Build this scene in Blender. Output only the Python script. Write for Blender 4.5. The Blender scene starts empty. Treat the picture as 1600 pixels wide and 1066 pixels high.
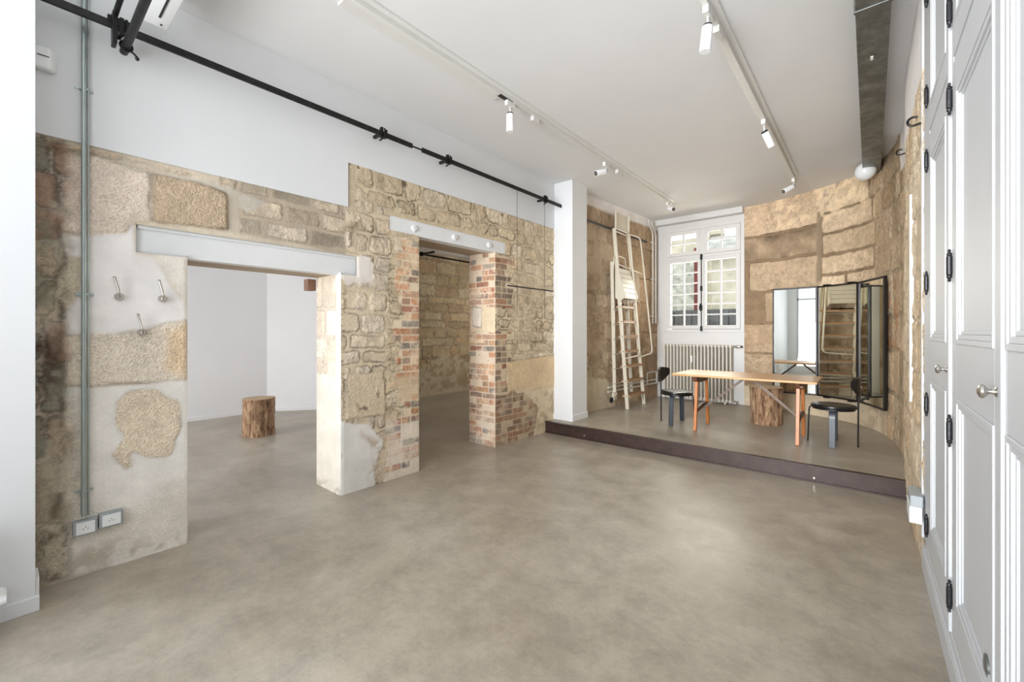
import bpy, bmesh, math, random
import numpy as np
from mathutils import Vector, Matrix

# ------------------------------------------------------------------ camera, world, lights, exposure
F = 665.0; H = 1.42; HZ = 518.0; YAW = math.radians(40.1)
S_, C_ = math.sin(YAW), math.cos(YAW)
scn = bpy.context.scene
COL = scn.collection
cam_d = bpy.data.cameras.new('camera'); cam = bpy.data.objects.new('camera', cam_d); COL.objects.link(cam)
cam.location = (0, 0, H); cam.rotation_euler = (math.pi/2, 0, YAW)
cam_d.sensor_width = 36.0; cam_d.lens = 36.0*F/1600.0; cam_d.shift_y = -15.0/1600.0
cam_d.clip_start = 0.02; cam_d.clip_end = 200
scn.camera = cam
vs = scn.view_settings
vs.view_transform = 'Standard'; vs.look = 'None'; vs.gamma = 1.0; vs.use_curve_mapping = False
vs.exposure = 0.25
world = bpy.data.worlds.new('world'); scn.world = world; world.use_nodes = True
wbg = world.node_tree.nodes['Background']; wbg.inputs[0].default_value = (0.86, 0.93, 1.0, 1); wbg.inputs[1].default_value = 1.7

def area(name, loc, rot, sx, sy, power, col=(1, 1, 1), spread=math.pi):
    d = bpy.data.lights.new(name, 'AREA'); d.shape = 'RECTANGLE'; d.size = sx; d.size_y = sy
    d.energy = power; d.color = col; d.spread = spread
    o = bpy.data.objects.new(name, d); COL.objects.link(o); o.location = loc; o.rotation_euler = rot
    return o
# daylight through the shopfront behind the camera, the second shop window, and the courtyard window; two fill lamps added
area('shopfront_daylight', (-1.25, -2.35, 1.95), (math.radians(88), 0, 0), 2.3, 2.9, 84, (0.95, 0.975, 1.0), math.radians(58))
area('shopfront_sky', (-1.05, -2.34, 2.0), (math.radians(90), 0, 0), 2.0, 2.8, 36, (0.91, 0.955, 1.0))
area('ceiling_fill', (-1.5, -2.5, 1.0), (math.radians(128), 0, 0), 2.9, 1.9, 54, (0.97, 0.985, 1.0), math.radians(90))  # added lamp tilted up to brighten the ceiling
area('side_shop_daylight', (-6.3, -2.35, 1.2), (math.radians(86), 0, 0), 2.0, 1.6, 60, (0.97, 0.98, 1.0), math.radians(110))
area('courtyard_daylight', (-2.35, 8.70, 2.25), (math.radians(76), 0, math.radians(178)), 1.5, 1.6, 95, (1.0, 0.89, 0.76), math.radians(170))
area('rear_room_fill', (-5.8, 8.3, 1.9), (math.radians(90), 0, math.pi), 1.4, 1.6, 28, (1.0, 0.95, 0.88))  # added lamp inside the closed rear room, no window there

def _dir(u, v):
    a = u-800.0; return (-S_*F + C_*a, C_*F + S_*a, HZ - v)
def at_x(u, v, x):
    d = _dir(u, v); s = x/d[0]; return Vector((x, d[1]*s, H+d[2]*s))
def at_y(u, v, y):
    d = _dir(u, v); s = y/d[1]; return Vector((d[0]*s, y, H+d[2]*s))
def at_z(u, v, z):
    d = _dir(u, v); s = (z-H)/d[2]; return Vector((d[0]*s, d[1]*s, z))

XL = -3.507; TH = 0.45; CEIL = 3.55; PLAT = 0.156; YST = 4.90
O1 = (0.782, 1.865, 1.925); O2 = (2.698, 3.845, 2.40)

# ------------------------------------------------------------------ materials
def lin(c):
    return tuple(((x/255.0)/12.92 if x/255.0 <= 0.04045 else ((x/255.0+0.055)/1.055)**2.4) for x in c)
def new_mat(name):
    m = bpy.data.materials.new(name); m.use_nodes = True
    nt = m.node_tree; b = nt.nodes['Principled BSDF']
    return m, nt, b
def nn(nt, t, **kw):
    n = nt.nodes.new(t)
    for k, v in kw.items(): setattr(n, k, v)
    return n
def texco(nt, scale=(1, 1, 1), kind='Object'):
    tc = nn(nt, 'ShaderNodeTexCoord'); mp = nn(nt, 'ShaderNodeMapping')
    nt.links.new(tc.outputs[kind], mp.inputs[0]); mp.inputs['Scale'].default_value = scale
    return mp.outputs[0]
def noise(nt, vec, scale, detail=4, rough=0.6):
    n = nn(nt, 'ShaderNodeTexNoise'); n.inputs['Scale'].default_value = scale
    n.inputs['Detail'].default_value = detail; n.inputs['Roughness'].default_value = rough
    nt.links.new(vec, n.inputs['Vector']); return n.outputs[0]
def ramp(nt, fac, stops):
    r = nn(nt, 'ShaderNodeValToRGB'); nt.links.new(fac, r.inputs[0])
    el = r.color_ramp.elements
    while len(el) > 1: el.remove(el[0])
    el[0].position = stops[0][0]; el[0].color = (*stops[0][1], 1)
    for p, c in stops[1:]:
        e = el.new(p); e.color = (*c, 1)
    return r.outputs[0]
def mix(nt, fac, a, b, mode='MIX'):
    m = nn(nt, 'ShaderNodeMix', data_type='RGBA', blend_type=mode)
    if isinstance(fac, (int, float)): m.inputs[0].default_value = fac
    else: nt.links.new(fac, m.inputs[0])
    for i, x in ((6, a), (7, b)):
        if isinstance(x, tuple): m.inputs[i].default_value = (*x[:3], 1)
        else: nt.links.new(x, m.inputs[i])
    return m.outputs[2]
def mth(nt, op, a, b=None, clamp=False):
    m = nn(nt, 'ShaderNodeMath', operation=op); m.use_clamp = clamp
    for i, x in ((0, a), (1, b)):
        if x is None: continue
        if isinstance(x, (int, float)): m.inputs[i].default_value = x
        else: nt.links.new(x, m.inputs[i])
    return m.outputs[0]
def bump(nt, b, height, strength, dist=0.01):
    bp = nn(nt, 'ShaderNodeBump'); bp.inputs['Distance'].default_value = dist
    if isinstance(strength, (int, float)): bp.inputs['Strength'].default_value = strength
    else: nt.links.new(strength, bp.inputs['Strength'])
    nt.links.new(height, bp.inputs['Height']); nt.links.new(bp.outputs[0], b.inputs['Normal'])

def plain(name, rgb, rough=0.5, metal=0.0, var=0.04, vscale=6.0, bmp=0.0, bscale=80.0, spec=None):
    m, nt, b = new_mat(name)
    v = texco(nt); n = noise(nt, v, vscale, 3)
    c = lin(rgb)
    lo = tuple(x*(1-var*2) for x in c); hi = tuple(min(1, x*(1+var*2)) for x in c)
    nt.links.new(ramp(nt, n, [(0.3, lo), (0.7, hi)]), b.inputs['Base Color'])
    b.inputs['Roughness'].default_value = rough; b.inputs['Metallic'].default_value = metal
    if spec is not None: b.inputs['Specular IOR Level'].default_value = spec
    if bmp: bump(nt, b, noise(nt, v, bscale, 3), bmp, 0.004)
    return m

def wood(name, rgb1, rgb2, scale=(3, 40, 40), rough=0.4):
    m, nt, b = new_mat(name)
    v = texco(nt, scale); n = noise(nt, v, 1.0, 5, 0.65)
    nt.links.new(ramp(nt, n, [(0.3, lin(rgb1)), (0.7, lin(rgb2))]), b.inputs['Base Color'])
    b.inputs['Roughness'].default_value = rough
    bump(nt, b, n, 0.15, 0.002); return m

def masonry_mat():
    """albedo from the mesh's 'Col' attribute (stone, mortar, brick, plaster), fine grain and pits from nodes"""
    m, nt, b = new_mat('masonry')
    at = nn(nt, 'ShaderNodeAttribute', attribute_name='Col'); rg = nn(nt, 'ShaderNodeAttribute', attribute_name='grain')
    g = rg.outputs['Fac']
    v = texco(nt)
    n1 = noise(nt, v, 34, 6, 0.75); n2 = noise(nt, v, 120, 3, 0.6)
    vo = nn(nt, 'ShaderNodeTexVoronoi'); vo.inputs['Scale'].default_value = 80; nt.links.new(v, vo.inputs['Vector'])
    h = mth(nt, 'ADD', mth(nt, 'MULTIPLY', n1, 0.9), mth(nt, 'MULTIPLY', vo.outputs['Distance'], 0.8))
    h = mth(nt, 'ADD', h, mth(nt, 'MULTIPLY', n2, 0.25))
    n4 = noise(nt, v, 13, 7, 0.72); n5 = noise(nt, v, 4.5, 4, 0.6)
    # colour grain
    k = mth(nt, 'SUBTRACT', h, 0.90)
    k = mth(nt, 'MULTIPLY', mth(nt, 'MULTIPLY', k, 0.50), g)
    k = mth(nt, 'ADD', k, mth(nt, 'MULTIPLY', mth(nt, 'SUBTRACT', n5, 0.5), 0.40))
    k = mth(nt, 'ADD', k, mth(nt, 'MULTIPLY', mth(nt, 'SUBTRACT', n4, 0.5), mth(nt, 'MULTIPLY', g, 0.55)))
    k = mth(nt, 'ADD', 1.02, k)
    c = nn(nt, 'ShaderNodeVectorMath', operation='SCALE'); nt.links.new(at.outputs['Color'], c.inputs[0]); nt.links.new(k, c.inputs['Scale'])
    # pits : rare small dark holes
    vp = nn(nt, 'ShaderNodeTexVoronoi'); vp.inputs['Scale'].default_value = 13; nt.links.new(v, vp.inputs['Vector'])
    sel = mth(nt, 'LESS_THAN', vp.outputs['Distance'], 0.10)
    sc = nn(nt, 'ShaderNodeSeparateColor'); nt.links.new(vp.outputs['Color'], sc.inputs[0])
    sel = mth(nt, 'MULTIPLY', sel, mth(nt, 'GREATER_THAN', sc.outputs[0], 0.80))
    sel = mth(nt, 'MULTIPLY', sel, mth(nt, 'GREATER_THAN', g, 0.35))
    cc = mix(nt, mth(nt, 'MULTIPLY', sel, 0.7), c.outputs[0], lin((70, 58, 46)))
    nt.links.new(cc, b.inputs['Base Color'])
    b.inputs['Roughness'].default_value = 0.9; b.inputs['Specular IOR Level'].default_value = 0.2
    hh = mth(nt, 'ADD', mth(nt, 'SUBTRACT', h, mth(nt, 'MULTIPLY', sel, 1.0)), mth(nt, 'MULTIPLY', n4, 2.6))
    bump(nt, b, hh, mth(nt, 'MULTIPLY', g, 0.85), 0.013)
    return m

def floor_mat():
    m, nt, b = new_mat('polished_concrete')
    v = texco(nt); 
    n1 = noise(nt, v, 0.9, 6, 0.6); n2 = noise(nt, v, 5.0, 6, 0.7); n3 = noise(nt, v, 28, 4, 0.7)
    a = ramp(nt, n1, [(0.32, lin((162, 150, 133))), (0.5, lin((179, 168, 152))), (0.68, lin((194, 185, 171)))])
    bb = ramp(nt, n2, [(0.3, (0.72, 0.72, 0.72)), (0.62, (1, 1, 1)), (0.8, (1.08, 1.08, 1.08))])
    c = mix(nt, 1.0, a, bb, 'MULTIPLY')
    d = ramp(nt, n3, [(0.3, (0.90, 0.90, 0.90)), (0.7, (1.04, 1.04, 1.04))])
    c = mix(nt, 1.0, c, d, 'MULTIPLY')
    n6 = noise(nt, v, 110, 3, 0.7); c = mix(nt, 1.0, c, ramp(nt, n6, [(0.3, (0.90, 0.90, 0.90)), (0.55, (1, 1, 1)), (0.75, (1.06, 1.06, 1.05))]), 'MULTIPLY')
    v7 = texco(nt, (1, 14, 1)); n7 = noise(nt, v7, 3.0, 5, 0.7); c = mix(nt, 1.0, c, ramp(nt, n7, [(0.42, (1, 1, 1)), (0.66, (1.0, 1.0, 1.0)), (0.74, (1.12, 1.12, 1.12))]), 'MULTIPLY')
    nt.links.new(c, b.inputs['Base Color'])
    r = nn(nt, 'ShaderNodeMapRange'); nt.links.new(n2, r.inputs[0])
    r.inputs[1].default_value = 0.3; r.inputs[2].default_value = 0.7; r.inputs[3].default_value = 0.30; r.inputs[4].default_value = 0.46
    nt.links.new(r.outputs[0], b.inputs['Roughness'])
    b.inputs['Specular IOR Level'].default_value = 0.45
    bump(nt, b, n2, 0.05, 0.004)
    return m

def bark_mat():
    m, nt, b = new_mat('bark')
    v = texco(nt, (1, 1, 0.22)); n = noise(nt, v, 26, 6, 0.7); v2 = texco(nt); n2 = noise(nt, v2, 9, 4, 0.6)
    c = ramp(nt, n, [(0.32, lin((62, 44, 34))), (0.42, lin((128, 96, 72))), (0.56, lin((180, 150, 118))), (0.78, lin((206, 184, 154)))])
    c2 = ramp(nt, n2, [(0.35, (0.72, 0.66, 0.62)), (0.65, (1.05, 1.02, 1.0))])
    nt.links.new(mix(nt, 1.0, c, c2, 'MULTIPLY'), b.inputs['Base Color'])
    b.inputs['Roughness'].default_value = 0.9; bump(nt, b, n, 0.9, 0.015); return m

def glass_mat():
    m, nt, b = new_mat('window_glass')
    out = nt.nodes['Material Output']
    tr = nn(nt, 'ShaderNodeBsdfTransparent'); gl = nn(nt, 'ShaderNodeBsdfGlossy'); gl.inputs['Roughness'].default_value = 0.02
    fr = nn(nt, 'ShaderNodeFresnel'); fr.inputs[0].default_value = 1.45
    mx = nn(nt, 'ShaderNodeMixShader'); nt.links.new(fr.outputs[0], mx.inputs[0]); nt.links.new(tr.outputs[0], mx.inputs[1]); nt.links.new(gl.outputs[0], mx.inputs[2])
    tr.inputs[0].default_value = (0.96, 0.98, 0.97, 1)
    nt.links.new(mx.outputs[0], out.inputs[0]); return m

def galv_mat():
    m, nt, b = new_mat('galvanised_duct_metal')
    v = texco(nt); n = noise(nt, v, 7, 5, 0.7)
    nt.links.new(ramp(nt, n, [(0.3, lin((92, 96, 94))), (0.55, lin((128, 132, 129))), (0.75, lin((160, 164, 160)))]), b.inputs['Base Color'])
    b.inputs['Metallic'].default_value = 0.75; b.inputs['Roughness'].default_value = 0.42; return m

M = {}
M['masonry'] = masonry_mat()
M['paint'] = plain('white_wall_paint', (226, 227, 228), 0.75, var=0.008, vscale=1.5, bmp=0.05, bscale=20, spec=0.2)
M['ceil'] = plain('ceiling_paint', (224, 224, 224), 0.8, var=0.012, vscale=1.0, bmp=0.06, bscale=9, spec=0.2)
M['room_paint'] = plain('side_room_paint', (231, 229, 228), 0.75, var=0.01, vscale=1.2, spec=0.2)
M['gloss'] = plain('white_gloss_paint', (198, 200, 203), 0.5, var=0.006, vscale=3)
M['winpaint'] = plain('window_paint', (214, 212, 209), 0.45, var=0.01)
M['beam'] = plain('painted_steel_beam', (232, 233, 233), 0.42, var=0.012, vscale=5)
M['floor'] = floor_mat()
M['step'] = plain('dark_brown_steel', (62, 46, 42), 0.38, metal=0.2, var=0.12, vscale=9)
M['black'] = plain('black_metal', (28, 27, 27), 0.4, metal=0.5, var=0.1)
M['rail'] = plain('dark_steel_rail', (42, 41, 41), 0.45, metal=0.6, var=0.15, vscale=14)
M['chairblack'] = plain('black_lacquer', (24, 24, 26), 0.28, var=0.05)
M['chairleg'] = plain('blue_grey_lacquer', (52, 58, 66), 0.35, var=0.05)
M['galv'] = galv_mat()
M['conduit'] = plain('grey_conduit', (164, 174, 172), 0.3, metal=0.75, var=0.05)
M['chrome'] = plain('brushed_nickel', (196, 192, 186), 0.22, metal=0.95, var=0.03)
M['iron'] = plain('dark_wrought_iron', (60, 60, 62), 0.4, metal=0.7, var=0.15, vscale=60)
M['plastic'] = plain('white_plastic', (236, 237, 237), 0.35, var=0.005)
M['greyplastic'] = plain('grey_plastic', (172, 178, 182), 0.4, var=0.02)
M['grille'] = plain('dark_grille', (30, 30, 30), 0.6)
M['track'] = plain('white_track_aluminium', (222, 221, 217), 0.4, var=0.01)
M['ladder'] = plain('cream_enamel', (212, 204, 186), 0.35, var=0.015)
M['radiator'] = plain('cream_radiator_enamel', (214, 207, 194), 0.35, var=0.01)
M['pipe'] = plain('cream_pipe_paint', (208, 203, 195), 0.4, var=0.015)
M['tread'] = wood('ladder_tread_wood', (150, 108, 74), (186, 144, 106), (40, 4, 40), 0.5)
M['top'] = wood('pine_table_top', (190, 142, 88), (210, 166, 112), (3, 45, 45), 0.42)
M['legwood'] = wood('orange_pine', (166, 94, 40), (200, 124, 58), (50, 50, 5), 0.38)
M['redwood'] = wood('red_brown_wood', (78, 46, 32), (112, 70, 48), (40, 5, 40), 0.42)
M['stay'] = plain('dull_brown_steel', (98, 84, 74), 0.5, metal=0.4, var=0.1)
M['bark'] = bark_mat()
M['logtop'] = wood('cut_log_wood', (166, 138, 106), (202, 176, 142), (22, 22, 22), 0.7)
mm, nt_, b_ = new_mat('mirror_silver'); b_.inputs['Base Color'].default_value = (0.80, 0.81, 0.76, 1); b_.inputs['Metallic'].default_value = 1; b_.inputs['Roughness'].default_value = 0.015; M['mirror'] = mm
M['mframe'] = plain('black_mirror_frame', (30, 26, 24), 0.4, metal=0.2, var=0.1)
M['glass'] = glass_mat()
mo, nt_, b_ = new_mat('opal_glass'); b_.inputs['Base Color'].default_value = (*lin((226, 228, 228)), 1); b_.inputs['Roughness'].default_value = 0.2; M['opal'] = mo
M['ext_stone'] = plain('courtyard_stone', (216, 204, 180), 0.9, var=0.12, vscale=1.5)
M['ext_dark'] = plain('grey_courtyard_boards', (96, 96, 96), 0.8, var=0.2, vscale=3)
M['ext_lace'] = plain('pale_lace_window', (204, 200, 184), 0.6, var=.2, vscale=5)
M['ext_red'] = plain('red_painted_shutter', (128, 48, 42), 0.6)
M['ext_roof'] = plain('slate_roof', (196, 192, 184), 0.7, var=0.15, vscale=4)
M['ext_ground'] = plain('courtyard_paving', (150, 146, 138), 0.9, var=0.1)
M['socketbox'] = plain('galvanised_socket_box', (170, 178, 184), 0.35, metal=0.6, var=0.05)

# ------------------------------------------------------------------ object helpers
WL = {}   # world location of every parent (no rotations are used on roots)
def tag(o, label=None, cat=None, group=None, kind=None):
    if label: o['label'] = label
    if cat: o['category'] = cat
    if group: o['group'] = group
    if kind: o['kind'] = kind
    return o
def thing(name, loc, label, cat, group=None):
    o = bpy.data.objects.new(name, None); COL.objects.link(o); o.location = loc; o.empty_display_size = 0.1
    WL[o.name] = Vector(loc); return tag(o, label, cat, group)
def link_mesh(name, me, mat, parent=None, smooth=False, bevel=0.0, loc=None):
    o = bpy.data.objects.new(name, me); COL.objects.link(o)
    for m in (mat if isinstance(mat, (list, tuple)) else [mat]): me.materials.append(m)
    if smooth:
        me.polygons.foreach_set('use_smooth', [True]*len(me.polygons))
        try: me.set_sharp_from_angle(angle=math.radians(38))
        except Exception: pass
    if bevel:
        b = o.modifiers.new('bevel', 'BEVEL'); b.width = bevel; b.segments = 2; b.limit_method = 'ANGLE'
    if parent is not None: o.parent = parent; WL[o.name] = WL[parent.name]
    else: WL[o.name] = Vector(loc) if loc is not None else Vector((0, 0, 0))
    return o

class MB:
    def __init__(s): s.v = []; s.f = []; s.m = []; s.mi = 0
    def add(s, vs_, fs):
        n = len(s.v); s.v += [tuple(x) for x in vs_]; s.f += [tuple(i+n for i in f) for f in fs]; s.m += [s.mi]*len(fs); return s
    def box(s, x0, x1, y0, y1, z0, z1):
        x0, x1 = min(x0, x1), max(x0, x1); y0, y1 = min(y0, y1), max(y0, y1); z0, z1 = min(z0, z1), max(z0, z1)
        return s.add([(x0,y0,z0),(x1,y0,z0),(x1,y1,z0),(x0,y1,z0),(x0,y0,z1),(x1,y0,z1),(x1,y1,z1),(x0,y1,z1)],
              [(0,3,2,1),(4,5,6,7),(0,1,5,4),(1,2,6,5),(2,3,7,6),(3,0,4,7)])
    def obox(s, c, ax, ay, az, hx, hy, hz):
        c = Vector(c); ax, ay, az = Vector(ax).normalized(), Vector(ay).normalized(), Vector(az).normalized()
        P = [c + ax*hx*i + ay*hy*j + az*hz*k for k in (-1, 1) for i, j in ((-1,-1),(1,-1),(1,1),(-1,1))]
        fs = [(0,3,2,1),(4,5,6,7),(0,1,5,4),(1,2,6,5),(2,3,7,6),(3,0,4,7)]
        if ax.cross(ay).dot(az) < 0: fs = [tuple(reversed(f)) for f in fs]
        return s.add(P, fs)
    def bar(s, p, q, w, t, up=(0, 0, 1)):      # rectangular bar from p to q, w across, t along 'up' side
        p, q = Vector(p), Vector(q); d = (q-p).normalized(); u = Vector(up)
        if abs(d.dot(u)) > 0.98: u = Vector((1, 0, 0))
        sd = d.cross(u).normalized(); u2 = sd.cross(d).normalized()
        return s.obox((p+q)/2, d, sd, u2, (q-p).length/2, w/2, t/2)
    def tube(s, pts, r, n=10, cap=True, closed=False):
        pts = [Vector(p) for p in pts]; m = len(pts); rings = []; prev = None
        rr = r if isinstance(r, (list, tuple)) else [r]*m
        for i, p in enumerate(pts):
            if closed: d = (pts[(i+1) % m]-pts[i-1]).normalized()
            elif i == 0: d = (pts[1]-p).normalized()
            elif i == m-1: d = (p-pts[i-1]).normalized()
            else: d = ((pts[i+1]-p).normalized()+(p-pts[i-1]).normalized()).normalized()
            if prev is None:
                u = Vector((0, 0, 1)) if abs(d.z) < 0.9 else Vector((1, 0, 0))
                a = d.cross(u).normalized()
            else: a = (prev - d*prev.dot(d)).normalized()
            prev = a; b = d.cross(a)
            rings.append([p + (a*math.cos(2*math.pi*k/n) + b*math.sin(2*math.pi*k/n))*rr[i] for k in range(n)])
        V = [x for r_ in rings for x in r_]; fs = []
        for i in range(m if closed else m-1):
            j = (i+1) % m
            for k in range(n): fs.append((i*n+k, i*n+(k+1) % n, j*n+(k+1) % n, j*n+k))
        if cap and not closed: fs += [tuple(reversed(range(n))), tuple((m-1)*n+k for k in range(n))]
        return s.add(V, fs)
    def cyl(s, p, q, r, n=16): return s.tube([p, q], r, n)
    def lathe(s, prof, o, axis=(0, 0, 1), n=24):    # prof: list of (radius, height along axis)
        o = Vector(o); ax = Vector(axis).normalized(); u = Vector((1, 0, 0)) if abs(ax.x) < 0.9 else Vector((0, 1, 0))
        a = ax.cross(u).normalized(); b = ax.cross(a); V = []; fs = []
        for r, h in prof:
            V += [o + ax*h + (a*math.cos(2*math.pi*k/n)+b*math.sin(2*math.pi*k/n))*max(r, 1e-4) for k in range(n)]
        for i in range(len(prof)-1):
            for k in range(n): fs.append((i*n+k, i*n+(k+1) % n, (i+1)*n+(k+1) % n, (i+1)*n+k))
        fs += [tuple(reversed(range(n))), tuple((len(prof)-1)*n+k for k in range(n))]
        return s.add(V, fs)
    def prism(s, poly, z0, z1):       # xy polygon extruded in z
        n = len(poly)
        a = sum(poly[i][0]*poly[(i+1) % n][1]-poly[(i+1) % n][0]*poly[i][1] for i in range(n))
        if a < 0: poly = poly[::-1]
        V = [(x, y, z0) for x, y in poly] + [(x, y, z1) for x, y in poly]
        fs = [tuple(reversed(range(n))), tuple(range(n, 2*n))] + [(i, (i+1) % n, n+(i+1) % n, n+i) for i in range(n)]
        return s.add(V, fs)
    def build(s, name, mat, parent=None, smooth=False, bevel=0.0, local=False, base=None):
        off = Vector((0, 0, 0))
        if parent is not None and not local: off = WL[parent.name]
        if base is not None: off = Vector(base)
        me = bpy.data.meshes.new(name); me.from_pydata([tuple(Vector(v)-off) for v in s.v], [], s.f)
        if any(s.m): me.polygons.foreach_set('material_index', s.m)
        me.update()
        o = link_mesh(name, me, mat, parent, smooth, bevel, loc=base)
        if parent is None and base is not None: o.location = base
        return o
def struct(name, mb, mat, label=None, **kw):
    o = mb.build(name, mat, **kw); o['kind'] = 'structure'
    if label: o['label'] = label
    return o
def fillet(pts, r=0.04, n=5):
    """round the corners of a polyline"""
    pts = [Vector(p) for p in pts]; out = [pts[0]]
    for i in range(1, len(pts)-1):
        p = pts[i]; a = (pts[i-1]-p); b = (pts[i+1]-p); ra = min(r, a.length*0.45, b.length*0.45)
        A = p + a.normalized()*ra; B = p + b.normalized()*ra
        for k in range(n+1):
            t = k/n; out.append(A*(1-t)**2 + p*2*t*(1-t) + B*t*t)
    out.append(pts[-1]); return out

# ------------------------------------------------------------------ masonry painter (numpy)
def h2(ix, iy, seed):
    x = (ix.astype(np.int64)*374761393 + iy.astype(np.int64)*668265263 + seed*974711) & 0xffffffff
    x = ((x ^ (x >> 13))*1274126177) & 0xffffffff
    x = ((x ^ (x >> 16))*2246822519) & 0xffffffff
    return ((x ^ (x >> 15)) & 0xffffff)/float(0xffffff)
def vn(x, y, seed):
    ix = np.floor(x); iy = np.floor(y); fx = x-ix; fy = y-iy
    fx = fx*fx*(3-2*fx); fy = fy*fy*(3-2*fy)
    a = h2(ix, iy, seed); b = h2(ix+1, iy, seed); c = h2(ix, iy+1, seed); d = h2(ix+1, iy+1, seed)
    return (a*(1-fx)+b*fx)*(1-fy) + (c*(1-fx)+d*fx)*fy
def fbm(x, y, seed, octv=4, gain=0.55):
    s = 0; w = 1; t = 0
    for i in range(octv):
        s = s + w*vn(x*2**i, y*2**i, seed+i*17); t += w; w *= gain
    return s/t - 0.5
def sstep(a, b, x):
    t = np.clip((x-a)/(b-a), 0, 1); return t*t*(3-2*t)
def sdpoly(a, z, P):
    """signed distance, positive inside"""
    d = np.full(a.shape, 1e9); ins = np.zeros(a.shape, bool); n = len(P)
    for i in range(n):
        x0, y0 = P[i]; x1, y1 = P[(i+1) % n]; ex, ey = x1-x0, y1-y0; wx, wy = a-x0, z-y0
        t = np.clip((wx*ex+wy*ey)/max(ex*ex+ey*ey, 1e-9), 0, 1)
        d = np.minimum(d, np.hypot(wx-ex*t, wy-ey*t))
        c = ((y0 > z) != (y1 > z)) & (a < (x1-x0)*(z-y0)/((y1-y0) if abs(y1-y0) > 1e-9 else 1e-9)+x0)
        ins ^= c
    return np.where(ins, d, -d)

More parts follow.
